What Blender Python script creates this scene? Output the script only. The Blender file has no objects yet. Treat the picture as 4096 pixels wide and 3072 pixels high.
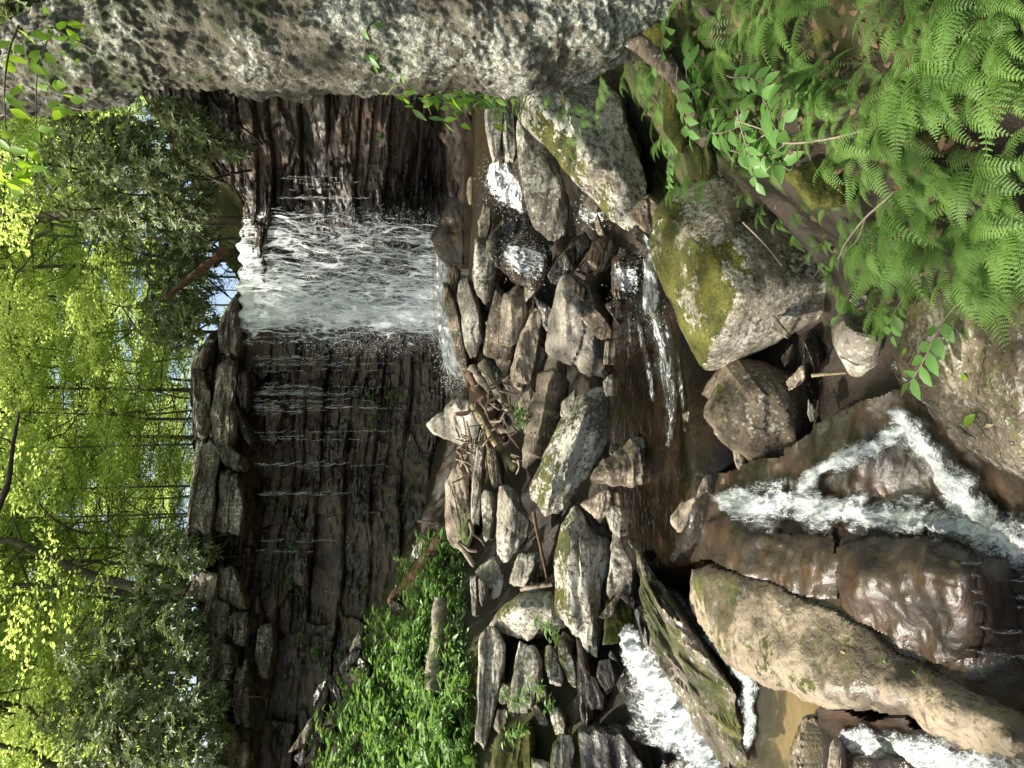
import bpy, bmesh, math, random
import numpy as np
from mathutils import Vector, Matrix

# ------------------------------------------------------------------ camera, sky, sun, exposure
SC = bpy.context.scene
COL = SC.collection
EYE = 2.6
PITCH = math.radians(9.5)
HALF = math.radians(37.5)
FPX = 512.0 / math.tan(HALF)
cP, sP = math.cos(PITCH), math.sin(PITCH)
FW = np.array([0, cP, -sP]); UP = np.array([0, sP, cP]); RT = np.array([1.0, 0, 0])
cam_d = bpy.data.cameras.new("camera")
cam_d.sensor_width = 36.0
cam_d.lens = 18.0 / math.tan(HALF)
cam_d.clip_start = 0.05
cam_d.clip_end = 600.0
cam = bpy.data.objects.new("camera", cam_d)
COL.objects.link(cam)
# the photographer held the phone on its side: world "up" is the left edge of the picture
cam.matrix_world = Matrix(((-UP[0], RT[0], -FW[0], 0), (-UP[1], RT[1], -FW[1], 0), (-UP[2], RT[2], -FW[2], EYE), (0, 0, 0, 1)))
SC.camera = cam

SUN = np.array([-0.50, -0.06, 0.86]); SUN = SUN / np.linalg.norm(SUN)
SUN_EL = math.asin(SUN[2]); SUN_AZ = math.atan2(SUN[0], SUN[1])
world = bpy.data.worlds.new("World"); SC.world = world
world.use_nodes = True
wn = world.node_tree.nodes; wl = world.node_tree.links
sky = wn.new("ShaderNodeTexSky"); sky.sky_type = 'NISHITA'; sky.sun_disc = False
sky.sun_elevation = SUN_EL; sky.sun_rotation = SUN_AZ
sky.air_density = 1.0; sky.dust_density = 5.0; sky.ozone_density = 0.6
bg = wn["Background"]; bg.inputs["Strength"].default_value = 0.15
wl.new(sky.outputs[0], bg.inputs[0])
sun_d = bpy.data.lights.new("sun", 'SUN'); sun_d.energy = 5.0; sun_d.angle = math.radians(0.6); sun_d.color = (1.0, 0.94, 0.84)
sun_o = bpy.data.objects.new("sun", sun_d); COL.objects.link(sun_o)
sun_o.rotation_euler = Vector(SUN).to_track_quat('Z', 'Y').to_euler()
sun_o.location = (-5, 0, 30)
SC.view_settings.view_transform = 'Standard'; SC.view_settings.look = 'None'
SC.view_settings.gamma = 1.0; SC.view_settings.use_curve_mapping = False
SC.view_settings.exposure = 1.08
SC.render.engine = 'CYCLES'
cy = SC.cycles
cy.use_denoising = True
try:
    cy.denoiser = 'OPENIMAGEDENOISE'; cy.denoising_input_passes = 'RGB_ALBEDO_NORMAL'
except Exception:
    pass
cy.max_bounces = 7; cy.diffuse_bounces = 3; cy.glossy_bounces = 3; cy.transmission_bounces = 6
cy.transparent_max_bounces = 16; cy.caustics_reflective = False; cy.caustics_refractive = False
cy.sample_clamp_indirect = 8.0
cy.use_adaptive_sampling = True; cy.adaptive_threshold = 0.02

# ------------------------------------------------------------------ numeric helpers
rng = np.random.default_rng(7)
random.seed(7)

def _hash(ix, iy, iz, seed):
    h = (ix.astype(np.int64) * 374761393 + iy.astype(np.int64) * 668265263 + iz.astype(np.int64) * 2147483647 + seed * 1274126177) & 0xFFFFFFFF
    h = ((h ^ (h >> 13)) * 1274126177) & 0xFFFFFFFF
    h = ((h ^ (h >> 16)) * 2246822519) & 0xFFFFFFFF
    return ((h ^ (h >> 15)) & 0xFFFFFF) / float(0xFFFFFF)

def vnoise(p, seed=0):
    """value noise in [-1,1] at points p (n,3)"""
    i = np.floor(p); f = p - i; f = f * f * f * (f * (f * 6 - 15) + 10)
    x, y, z = i[:, 0], i[:, 1], i[:, 2]
    def c(a, b, d): return _hash(x + a, y + b, z + d, seed)
    fx, fy, fz = f[:, 0], f[:, 1], f[:, 2]
    a = c(0,0,0)*(1-fx)+c(1,0,0)*fx; b = c(0,1,0)*(1-fx)+c(1,1,0)*fx
    d = c(0,0,1)*(1-fx)+c(1,0,1)*fx; e = c(0,1,1)*(1-fx)+c(1,1,1)*fx
    return ((a*(1-fy)+b*fy)*(1-fz)+(d*(1-fy)+e*fy)*fz)*2-1

def fbm(p, octv=4, seed=0, gain=0.5):
    s = 0; a = 1.0; q = np.array(p, float)
    for k in range(octv):
        s = s + a * vnoise(q, seed + k * 17); a *= gain; q = q * 2.03 + 11.3
    return s

def ridge(p, octv=3, seed=0):
    s = 0; a = 1.0; q = np.array(p, float)
    for k in range(octv):
        s = s + a * (1 - np.abs(vnoise(q, seed + k * 23)) * 2); a *= 0.5; q = q * 2.1 + 5.7
    return s

def un(px, py, d):
    """picture point (1024 x 768 scale) at forward distance d -> place in the world"""
    v = FW + UP * ((512 - px) / FPX) + RT * ((384 - py) / FPX)
    v = v * (d / v[1])
    return np.array([v[0], v[1], v[2] + EYE])

S = 0.462929
BASE = {'A': (0, 0), 'B': (0, 1000), 'C': (0, 2022), 'D': (1350, 0), 'E': (1350, 1000), 'F': (1350, 2022), 'G': (2696, 0), 'H': (2696, 1000), 'I': (2696, 2022)}
def pix(view, x, y):
    if view == 'T':
        return x * S, y * S
    bx, by = BASE[view]
    return (bx + 0.632911 * x) / 4.0, (by + 0.632911 * y) / 4.0
def uv(view, x, y, d):
    a, b = pix(view, x, y)
    return un(a, b, d)
DV = np.array([300, 400, 440, 460, 500, 560, 620, 680, 740, 860, 1024, 1200])
DD = np.array([16, 15.5, 14.5, 13, 10.5, 7.5, 5.8, 4.7, 3.9, 3.0, 2.2, 1.7])
def DG(px):
    return float(np.interp(px, DV, DD))

# ------------------------------------------------------------------ object helpers
def mesh_np(name, V, F, smooth=True):
    """V (n,3); F (m,k) all polygons with k corners"""
    me = bpy.data.meshes.new(name)
    V = np.ascontiguousarray(V, dtype=np.float32); F = np.ascontiguousarray(F, dtype=np.int32)
    m, k = F.shape
    me.vertices.add(len(V)); me.vertices.foreach_set("co", V.ravel())
    me.loops.add(m * k); me.loops.foreach_set("vertex_index", F.ravel())
    me.polygons.add(m)
    me.polygons.foreach_set("loop_start", np.arange(0, m * k, k, dtype=np.int32))
    me.polygons.foreach_set("loop_total", np.full(m, k, dtype=np.int32))
    me.polygons.foreach_set("use_smooth", np.full(m, smooth, dtype=bool))
    me.update(calc_edges=True); me.validate()
    return me

def add_uv(me, UV):
    lay = me.uv_layers.new(name="UVMap")
    idx = np.zeros(len(me.loops), dtype=np.int32); me.loops.foreach_get("vertex_index", idx)
    lay.data.foreach_set("uv", np.ascontiguousarray(UV[idx], dtype=np.float32).ravel())

def link(name, me, mat=None, parent=None, label=None, cat=None, group=None, kind=None):
    o = bpy.data.objects.new(name, me); COL.objects.link(o)
    if mat is not None and me is not None and len(me.materials) == 0:
        me.materials.append(mat)
    if parent is not None: o.parent = parent
    tag(o, label, cat, group, kind)
    return o

def tag(o, label=None, cat=None, group=None, kind=None):
    if label: o["label"] = label
    if cat: o["category"] = cat
    if group: o["group"] = group
    if kind: o["kind"] = kind

def empty(name, loc, label, cat, group=None, rz=0.0):
    o = bpy.data.objects.new(name, None); COL.objects.link(o)
    o.location = loc; o.rotation_euler = (0, 0, rz); o.empty_display_size = 0.05
    tag(o, label, cat, group)
    return o

def copy_tree(src, label=None, group=None):
    r = src.copy(); COL.objects.link(r)
    if label: r["label"] = label
    if group: r["group"] = group
    for ch in src.children:
        c = ch.copy(); COL.objects.link(c); c.parent = r
    return r

def tube(path, radii, sides=10, cap=True, wob=0.0, seed=0):
    """a bent, tapering stick through the points of path -> V, F(quads)"""
    P = np.array(path, float); n = len(P); R = np.array(radii, float)
    T = np.gradient(P, axis=0); T /= np.linalg.norm(T, axis=1)[:, None] + 1e-9
    ref = np.array([0.13, 0.31, 0.94]); ref = ref if abs(T[0] @ ref) < 0.9 else np.array([1.0, 0.1, 0])
    A = np.cross(T, ref); A /= np.linalg.norm(A, axis=1)[:, None] + 1e-9
    B = np.cross(T, A)
    th = np.linspace(0, 2 * np.pi, sides, endpoint=False)
    V = (P[:, None, :] + R[:, None, None] * (np.cos(th)[None, :, None] * A[:, None, :] + np.sin(th)[None, :, None] * B[:, None, :])).reshape(-1, 3)
    if wob > 0:
        nrm = (V.reshape(n, sides, 3) - P[:, None, :]).reshape(-1, 3) / np.repeat(R, sides)[:, None]
        sc = 1.0 / (R.mean() * 1.5)
        V = V + nrm * (wob * np.repeat(R, sides) * fbm(V * sc, 3, seed))[:, None]
    F = []
    for i in range(n - 1):
        a = i * sides + np.arange(sides); b = i * sides + (np.arange(sides) + 1) % sides
        F.append(np.stack([a, b, b + sides, a + sides], 1))
    F = np.concatenate(F)
    if cap:
        c0 = len(V); V = np.vstack([V, P[0], P[-1]])
        k = np.arange(sides); k2 = (k + 1) % sides
        F = np.vstack([F, np.stack([k2, k, np.full(sides, c0), np.full(sides, c0)], 1), np.stack([(n-1)*sides + k, (n-1)*sides + k2, np.full(sides, c0 + 1), np.full(sides, c0 + 1)], 1)])
    return V, F

def fix_quads(F):
    """split to triangles, dropping collapsed corners"""
    a = F[:, [0, 1, 2]]; b = F[:, [0, 2, 3]]
    b = b[b[:, 1] != b[:, 2]]
    return np.vstack([a, b])

def merge(parts):
    V = []; F = []; o = 0
    for v, f in parts:
        V.append(v); F.append(f + o); o += len(v)
    return np.vstack(V), np.vstack(F)

def smooth_path(pts, n=24):
    """Catmull-Rom through pts"""
    P = np.array(pts, float)
    if len(P) < 3:
        t = np.linspace(0, 1, n)[:, None]
        return P[0] * (1 - t) + P[-1] * t
    Q = np.vstack([2 * P[0] - P[1], P, 2 * P[-1] - P[-2]])
    out = []
    m = len(P) - 1
    for s in np.linspace(0, m - 1e-6, n):
        i = int(s); t = s - i
        p0, p1, p2, p3 = Q[i], Q[i + 1], Q[i + 2], Q[i + 3]
        out.append(0.5 * ((2 * p1) + (-p0 + p2) * t + (2 * p0 - 5 * p1 + 4 * p2 - p3) * t * t + (-p0 + 3 * p1 - 3 * p2 + p3) * t ** 3))
    return np.array(out)
# ------------------------------------------------------------------ materials
class NT:
    def __init__(self, name):
        self.m = bpy.data.materials.new(name); self.m.use_nodes = True
        self.t = self.m.node_tree; self.n = self.t.nodes; self.l = self.t.links
        self.out = self.n["Material Output"]; self.bsdf = self.n["Principled BSDF"]
        self._co = None
    def new(self, typ, **kw):
        x = self.n.new(typ)
        for k, v in kw.items(): setattr(x, k, v)
        return x
    def put(self, sock, v):
        if isinstance(v, bpy.types.NodeSocket): self.l.new(v, sock)
        elif isinstance(v, (tuple, list)) and len(v) == 3 and sock.type == 'RGBA': sock.default_value = (*v, 1)
        else: sock.default_value = v
    def co(self):
        if self._co is None:
            self._co = self.new("ShaderNodeNewGeometry").outputs["Position"]
        return self._co
    def mapped(self, scale=(1, 1, 1), rot=(0, 0, 0), src=None):
        x = self.new("ShaderNodeMapping"); self.l.new(src or self.co(), x.inputs["Vector"])
        x.inputs["Scale"].default_value = scale; x.inputs["Rotation"].default_value = rot
        return x.outputs[0]
    def noise(self, scale, detail=4, rough=0.55, vec=None, dist=0.0):
        x = self.new("ShaderNodeTexNoise"); self.l.new(vec or self.co(), x.inputs["Vector"])
        x.inputs["Scale"].default_value = scale; x.inputs["Detail"].default_value = detail
        x.inputs["Roughness"].default_value = rough; x.inputs["Distortion"].default_value = dist
        return x.outputs["Fac"]
    def voro(self, scale, feature='F1', vec=None, out="Distance"):
        x = self.new("ShaderNodeTexVoronoi"); x.feature = feature; self.l.new(vec or self.co(), x.inputs["Vector"])
        x.inputs["Scale"].default_value = scale
        return x.outputs[out]
    def ramp(self, fac, stops, interp='LINEAR'):
        x = self.new("ShaderNodeValToRGB"); self.put(x.inputs[0], fac); x.color_ramp.interpolation = interp
        e = x.color_ramp.elements
        while len(e) < len(stops): e.new(0.5)
        for i, (p, c) in enumerate(stops):
            e[i].position = p
            e[i].color = (*c, 1) if isinstance(c, (tuple, list)) else (c, c, c, 1)
        return x.outputs[0]
    def step(self, fac, a, b):
        x = self.new("ShaderNodeMapRange"); x.interpolation_type = 'SMOOTHSTEP'; self.put(x.inputs[0], fac)
        x.inputs[1].default_value = a; x.inputs[2].default_value = b
        return x.outputs[0]
    def math(self, op, a, b=0.0, clamp=False):
        x = self.new("ShaderNodeMath", operation=op); x.use_clamp = clamp
        self.put(x.inputs[0], a); self.put(x.inputs[1], b)
        return x.outputs[0]
    def mix(self, fac, a, b, mode='MIX'):
        x = self.new("ShaderNodeMix", data_type='RGBA', blend_type=mode)
        self.put(x.inputs[0], fac); self.put(x.inputs[6], a); self.put(x.inputs[7], b)
        return x.outputs[2]
    def bump(self, h, strength=0.5, dist=0.02, nrm=None):
        x = self.new("ShaderNodeBump"); self.put(x.inputs["Height"], h)
        x.inputs["Strength"].default_value = strength; x.inputs["Distance"].default_value = dist
        if nrm is not None: self.l.new(nrm, x.inputs["Normal"])
        return x.outputs[0]
    def upness(self):
        g = self.new("ShaderNodeNewGeometry"); s = self.new("ShaderNodeSeparateXYZ"); self.l.new(g.outputs["Normal"], s.inputs[0])
        return s.outputs[2]
    def objrand(self):
        return self.new("ShaderNodeObjectInfo").outputs["Random"]

def rock_mat(name, c1, c2, lichen=0.0, moss=0.0, wet=0.0, sc=1.0, strata=0.5, rough=0.85, lich_col=(0.42, 0.41, 0.35), rust=0.0, spots=1.0, wetr=0.18, crack=True, bstr=0.7, tone=0.4):
    N = NT(name)
    big = N.noise(1.3 * sc, 3, 0.6)
    med = N.noise(7 * sc, 4, 0.65)
    fine = N.noise(45 * sc, 3, 0.7)
    lay = N.noise(3.0 * sc, 3, 0.6, vec=N.mapped((1.2, 1.2, 9), (0.25, 0.12, 0)), dist=0.6)
    h = N.math('ADD', N.math('MULTIPLY', med, 0.55), N.math('ADD', N.math('MULTIPLY', fine, 0.2), N.math('MULTIPLY', lay, 0.4 * strata)))
    mixf = N.math('ADD', N.math('MULTIPLY', big, 0.6), N.math('MULTIPLY', med, 0.4))
    col = N.mix(N.step(mixf, 0.38, 0.62), c1, c2)
    col = N.mix(N.math('MULTIPLY', N.step(lay, 0.5, 0.72), strata), col, tuple(x * 0.45 for x in c1))
    col = N.mix(N.math('MULTIPLY', N.step(fine, 0.52, 0.75), 0.55), col, tuple(x * 0.4 for x in c1))
    col = N.mix(N.math('MULTIPLY', N.step(fine, 0.46, 0.25), 0.3), col, tuple(min(0.8, x * 1.5) for x in c2))
    tn = N.math('ADD', N.math('MULTIPLY', N.objrand(), tone), 1.0 - tone * 0.5)
    tint = N.new("ShaderNodeVectorMath", operation='SCALE'); N.put(tint.inputs[0], col); N.put(tint.inputs[3], tn)
    col = tint.outputs[0]
    if rust > 0:
        col = N.mix(N.math('MULTIPLY', N.step(big, 0.5, 0.68), rust), col, (0.16, 0.07, 0.025))
    if crack:
        cr = N.step(N.voro(1.1 * sc, 'DISTANCE_TO_EDGE', vec=N.mapped((1, 1, 2.4), (0.3, 0.2, 0))), 0.0, 0.014)
        cr = N.math('MAXIMUM', cr, N.step(med, 0.46, 0.54))
        col = N.mix(cr, tuple(x * 0.3 for x in c1), col)
    if lichen > 0:
        l2 = N.noise(19 * sc, 4, 0.7)
        f = N.math('ADD', N.math('MULTIPLY', N.noise(2.3 * sc, 2), 0.38), N.math('MULTIPLY', l2, 0.62))
        t = 0.63 - 0.17 * lichen
        lf = N.step(f, t, t + 0.035)
        if spots > 0:
            sp = N.step(N.math('ADD', N.voro(8 * sc), N.math('MULTIPLY', l2, 1.2)), 0.76 + 0.06 * lichen, 0.70)
            lf = N.math('MAXIMUM', lf, N.math('MULTIPLY', sp, N.math('MULTIPLY', N.step(big, 0.42, 0.5), spots)))
            s3 = N.math('MULTIPLY', N.step(N.math('ADD', N.voro(28 * sc), N.math('MULTIPLY', fine, 0.8)), 0.72, 0.62), N.step(N.math('ADD', N.math('MULTIPLY', l2, 0.5), N.math('MULTIPLY', big, 0.5)), 0.5 - 0.1 * lichen, 0.58 - 0.1 * lichen))
            lf = N.math('MAXIMUM', lf, N.math('MULTIPLY', s3, 0.85 * spots))
            col = N.mix(N.math('MULTIPLY', N.step(l2, 0.47, 0.36), 0.75), col, tuple(x * 0.32 for x in c1))
        lc = N.mix(fine, tuple(x * 0.55 for x in lich_col), tuple(min(0.8, x * 1.25) for x in lich_col))
        col = N.mix(N.math('MULTIPLY', lf, 0.9), col, lc)
    rgh = N.ramp(med, [(0.3, rough - 0.1), (0.7, rough)])
    if wet > 0:
        w = N.step(N.math('ADD', N.noise(1.1 * sc, 2), N.math('MULTIPLY', med, 0.25)), 0.95 - 0.75 * wet, 1.0 - 0.72 * wet)
        rgh = N.math('ADD', N.math('MULTIPLY', rgh, N.math('SUBTRACT', 1.0, w)), N.math('MULTIPLY', w, wetr))
        dkn = N.new("ShaderNodeVectorMath", operation='SCALE'); N.put(dkn.inputs[0], col); dkn.inputs[3].default_value = 0.42
        col = N.mix(w, col, dkn.outputs[0])
    if moss > 0:
        mf = N.math('ADD', N.math('MULTIPLY', N.noise(2.0 * sc, 2), 0.6), N.math('ADD', N.math('MULTIPLY', N.noise(13 * sc, 4, 0.75), 0.55), N.math('MULTIPLY', N.upness(), 0.24)))
        t = 0.92 - 0.34 * moss
        m = N.step(mf, t, t + 0.07)
        mc = N.mix(N.step(N.math('ADD', N.math('MULTIPLY', big, 0.5), N.math('MULTIPLY', med, 0.5)), 0.36, 0.66), (0.022, 0.027, 0.007), (0.095, 0.092, 0.015))
        mc = N.mix(N.step(fine, 0.45, 0.62), mc, N.mix(0.55, mc, (0.008, 0.012, 0.003)))
        col = N.mix(m, col, mc)
        rgh = N.math('MAXIMUM', rgh, m)
    N.put(N.bsdf.inputs["Base Color"], col); N.put(N.bsdf.inputs["Roughness"], rgh)
    N.put(N.bsdf.inputs["Specular IOR Level"], 0.35 if wet <= 0 else 0.5)
    N.put(N.bsdf.inputs["Normal"], N.bump(h, bstr, 0.05 / sc))
    return N.m

def leaf_mat(name, c1, c2, trans=0.45, tcol=None, rough=0.45, spec=0.4, whole=False):
    N = NT(name)
    g = N.new("ShaderNodeNewGeometry")
    r = N.objrand() if whole else g.outputs["Random Per Island"]
    big = N.noise(0.6, 3)
    f = N.math('ADD', N.math('MULTIPLY', r, 0.65), N.math('MULTIPLY', N.math('SUBTRACT', big, 0.3), 0.9), True)
    col = N.mix(f, c1, c2)
    N.put(N.bsdf.inputs["Base Color"], col); N.bsdf.inputs["Roughness"].default_value = rough
    N.bsdf.inputs["Specular IOR Level"].default_value = spec
    tr = N.new("ShaderNodeBsdfTranslucent")
    tc = N.mix(0.75, col, tcol or tuple(x * 1.5 for x in c2))
    N.put(tr.inputs["Color"], tc)
    mx = N.new("ShaderNodeMixShader"); mx.inputs[0].default_value = trans
    N.l.new(N.bsdf.outputs[0], mx.inputs[1]); N.l.new(tr.outputs[0], mx.inputs[2]); N.l.new(mx.outputs[0], N.out.inputs[0])
    return N.m

def bark_mat(name, c1, c2, lichen=0.0, moss=0.0, sc=1.0):
    N = NT(name)
    v = N.mapped((1, 1, 0.22))
    a = N.noise(9 * sc, 6, 0.65, vec=v); b = N.noise(55 * sc, 4, 0.7); c = N.noise(2.2 * sc, 3)
    col = N.mix(N.step(a, 0.35, 0.65), c1, c2)
    col = N.mix(N.math('MULTIPLY', N.step(b, 0.55, 0.75), 0.6), col, tuple(x * 0.35 for x in c1))
    if lichen > 0:
        f = N.math('ADD', N.math('MULTIPLY', c, 0.5), N.math('MULTIPLY', N.noise(19 * sc, 5, 0.75), 0.5))
        t = 0.62 - 0.2 * lichen
        lf = N.step(f, t, t + 0.06)
        lc = N.mix(N.step(b, 0.42, 0.60), (0.14, 0.15, 0.12), (0.42, 0.42, 0.36))
        col = N.mix(N.math('MULTIPLY', lf, 0.9), col, lc)
    if moss > 0:
        f = N.math('ADD', N.math('MULTIPLY', N.noise(1.7 * sc, 3), 0.6), N.math('MULTIPLY', N.noise(12 * sc, 4), 0.4))
        t = 0.66 - 0.16 * moss
        col = N.mix(N.math('MULTIPLY', N.step(f, t, t + 0.12), 0.85), col, N.mix(b, (0.02, 0.032, 0.009), (0.07, 0.095, 0.03)))
    h = N.math('ADD', N.math('MULTIPLY', a, 0.6), N.math('MULTIPLY', b, 0.4))
    N.put(N.bsdf.inputs["Base Color"], col); N.bsdf.inputs["Roughness"].default_value = 0.9
    N.bsdf.inputs["Specular IOR Level"].default_value = 0.2
    N.put(N.bsdf.inputs["Normal"], N.bump(h, 1.0, 0.035 / sc))
    return N.m

def pool_mat(name, tint, clarity=0.7, wave=0.03, sc=9.0, stretch=(1, 1, 1)):
    N = NT(name)
    N.n.remove(N.bsdf)
    w = N.math('ADD', N.noise(sc, 3, 0.5, vec=N.mapped(stretch), dist=0.5), N.math('MULTIPLY', N.noise(sc * 3.7, 2), 0.3))
    b = N.bump(w, 0.6, wave)
    gl = N.new("ShaderNodeBsdfGlossy"); gl.inputs["Roughness"].default_value = 0.03; N.l.new(b, gl.inputs["Normal"])
    tp = N.new("ShaderNodeBsdfTransparent"); N.put(tp.inputs["Color"], tint)
    df = N.new("ShaderNodeBsdfDiffuse"); N.put(df.inputs["Color"], tuple(x * 0.18 for x in tint))
    m1 = N.new("ShaderNodeMixShader"); m1.inputs[0].default_value = clarity
    N.l.new(df.outputs[0], m1.inputs[1]); N.l.new(tp.outputs[0], m1.inputs[2])
    fr = N.new("ShaderNodeFresnel"); fr.inputs["IOR"].default_value = 1.33; N.l.new(b, fr.inputs["Normal"])
    m2 = N.new("ShaderNodeMixShader"); N.l.new(fr.outputs[0], m2.inputs[0]); N.l.new(m1.outputs[0], m2.inputs[1]); N.l.new(gl.outputs[0], m2.inputs[2])
    N.l.new(m2.outputs[0], N.out.inputs[0])
    return N.m

def foam_mat(name, amount=0.5, fx=3.0, fy=1.0, sc=9.0, edge=0.25, lace=0.6, clear=0.85, tint=(0.75, 0.66, 0.55), endfade=0.12):
    """white water: lacy white foam streaked along the flow (uv v) over clear glossy water; thins out at the sides"""
    N = NT(name)
    uvn = N.new("ShaderNodeUVMap").outputs[0]
    v = N.mapped((fx, fy, 1), src=uvn)
    warp = N.new("ShaderNodeTexNoise"); N.l.new(v, warp.inputs["Vector"]); warp.inputs["Scale"].default_value = sc * 0.5; warp.inputs["Detail"].default_value = 3
    wv = N.new("ShaderNodeVectorMath", operation='MULTIPLY_ADD'); N.l.new(warp.outputs["Color"], wv.inputs[0]); wv.inputs[1].default_value = (0.5 / sc * 4, 0.5 / sc * 4, 0.2); N.l.new(v, wv.inputs[2])
    P = wv.outputs[0]
    n1 = N.noise(sc, 8, 0.72, vec=P)
    n2 = N.noise(sc * 0.3, 3, 0.5, vec=P)
    ed = N.voro(sc * 1.3, 'DISTANCE_TO_EDGE', vec=P)
    lacef = N.math('MULTIPLY', N.step(ed, 0.16, 0.0), lace)
    s = N.new("ShaderNodeSeparateXYZ"); N.l.new(uvn, s.inputs[0])
    e = N.math('MULTIPLY', s.outputs[0], N.math('SUBTRACT', 1.0, s.outputs[0]))
    e = N.step(N.math('MULTIPLY', e, 4.0), 0.0, edge * 4)
    en = N.math('MULTIPLY', s.outputs[1], N.math('SUBTRACT', 1.0, s.outputs[1]))
    en = N.step(N.math('MULTIPLY', en, 4.0), 0.0, endfade * 4)
    e = N.math('MULTIPLY', e, en)
    base = N.math('ADD', N.math('ADD', N.math('MULTIPLY', n1, 0.75), N.math('MULTIPLY', n2, 0.55)), N.math('MULTIPLY', lacef, 0.16))
    base = N.math('ADD', base, N.math('MULTIPLY', N.math('SUBTRACT', e, 1.0), 0.5))
    f = N.step(base, 0.80 - 0.34 * amount, 1.02 - 0.34 * amount)
    N.put(N.bsdf.inputs["Base Color"], (0.86, 0.89, 0.9)); N.bsdf.inputs["Roughness"].default_value = 0.35
    b = N.bump(N.math('ADD', n1, N.math('MULTIPLY', lacef, 0.4)), 0.7, 0.03)
    N.put(N.bsdf.inputs["Normal"], b)
    tp = N.new("ShaderNodeBsdfTransparent"); N.put(tp.inputs["Color"], tint)
    clr = N.new("ShaderNodeBsdfTransparent")
    gl = N.new("ShaderNodeBsdfGlossy"); gl.inputs["Roughness"].default_value = 0.06; N.l.new(b, gl.inputs["Normal"])
    fr = N.new("ShaderNodeFresnel"); fr.inputs["IOR"].default_value = 1.33; N.l.new(b, fr.inputs["Normal"])
    m0 = N.new("ShaderNodeMixShader"); N.l.new(fr.outputs[0], m0.inputs[0]); N.l.new(tp.outputs[0], m0.inputs[1]); N.l.new(gl.outputs[0], m0.inputs[2])
    m1 = N.new("ShaderNodeMixShader"); N.put(m1.inputs[0], N.math('MULTIPLY', N.step(e, 0.0, 0.35), clear)); N.l.new(clr.outputs[0], m1.inputs[1]); N.l.new(m0.outputs[0], m1.inputs[2])
    m2 = N.new("ShaderNodeMixShader"); N.put(m2.inputs[0], f); N.l.new(m1.outputs[0], m2.inputs[1]); N.l.new(N.bsdf.outputs[0], m2.inputs[2])
    N.l.new(m2.outputs[0], N.out.inputs[0])
    return N.m

def plain_mat(name, col, rough=0.6, spec=0.4):
    N = NT(name)
    c = N.mix(N.noise(14, 4), tuple(x * 0.7 for x in col), tuple(min(0.9, x * 1.2) for x in col))
    N.put(N.bsdf.inputs["Base Color"], c); N.bsdf.inputs["Roughness"].default_value = rough
    N.bsdf.inputs["Specular IOR Level"].default_value = spec
    return N.m

M = {}
TAN1, TAN2 = (0.17, 0.135, 0.10), (0.27, 0.22, 0.165)
GRY1, GRY2 = (0.15, 0.13, 0.105), (0.25, 0.225, 0.18)
M['tan'] = rock_mat('tan stone', TAN1, TAN2, lichen=0.2, strata=0.4, wet=0.0)
M['smooth'] = rock_mat('smooth water worn stone', (0.23, 0.185, 0.135), (0.31, 0.255, 0.185), lichen=0.05, moss=0.18, strata=0.25, spots=0.3, wet=0.35)
M['lichen'] = rock_mat('lichened stone', GRY1, GRY2, lichen=0.6, moss=0.2, strata=0.6)
M['lichenmoss'] = rock_mat('mossy lichened stone', (0.13, 0.11, 0.08), GRY2, lichen=0.8, moss=0.55, strata=0.5)
M['grey'] = rock_mat('grey stone', (0.17, 0.15, 0.125), (0.27, 0.245, 0.20), lichen=0.3, strata=0.45)
M['brown'] = rock_mat('brown stone', (0.105, 0.08, 0.055), (0.17, 0.135, 0.095), lichen=0.25, moss=0.3, strata=0.6)
M['moss'] = rock_mat('moss covered stone', (0.15, 0.13, 0.09), (0.27, 0.235, 0.18), lichen=0.6, moss=0.72, strata=0.35, sc=1.6)
M['mossfull'] = rock_mat('thick moss', (0.05, 0.045, 0.025), (0.08, 0.07, 0.03), lichen=0.1, moss=1.55, strata=0.2, sc=1.6)
M['wet'] = rock_mat('wet dark stone', (0.06, 0.045, 0.034), (0.105, 0.08, 0.06), lichen=0.0, wet=1.0, strata=0.7, rough=0.5, rust=0.35)
M['sheen'] = rock_mat('dark rock under a film of water', (0.05, 0.038, 0.03), (0.10, 0.078, 0.06), wet=1.6, strata=0.5, rough=0.4, rust=0.3, wetr=0.24, bstr=0.55, sc=1.4, crack=False, tone=0.1)
M['dark'] = rock_mat('dark damp stone', (0.055, 0.045, 0.037), (0.10, 0.085, 0.068), lichen=0.15, wet=0.6, strata=0.7, moss=0.2)
M['cliff'] = rock_mat('damp layered cliff stone', (0.040, 0.029, 0.022), (0.092, 0.066, 0.048), lichen=0.10, moss=0.12, wet=0.45, strata=0.8, rust=0.1, spots=0.0, wetr=0.32, bstr=0.5)
M['cap'] = rock_mat('lichened ledge stone', (0.075, 0.062, 0.047), (0.16, 0.135, 0.10), lichen=0.4, moss=0.15, strata=0.8)
M['ground'] = rock_mat('wet stream bed', (0.03, 0.022, 0.015), (0.07, 0.05, 0.032), wet=0.5, strata=0.2, moss=0.1)

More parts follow.
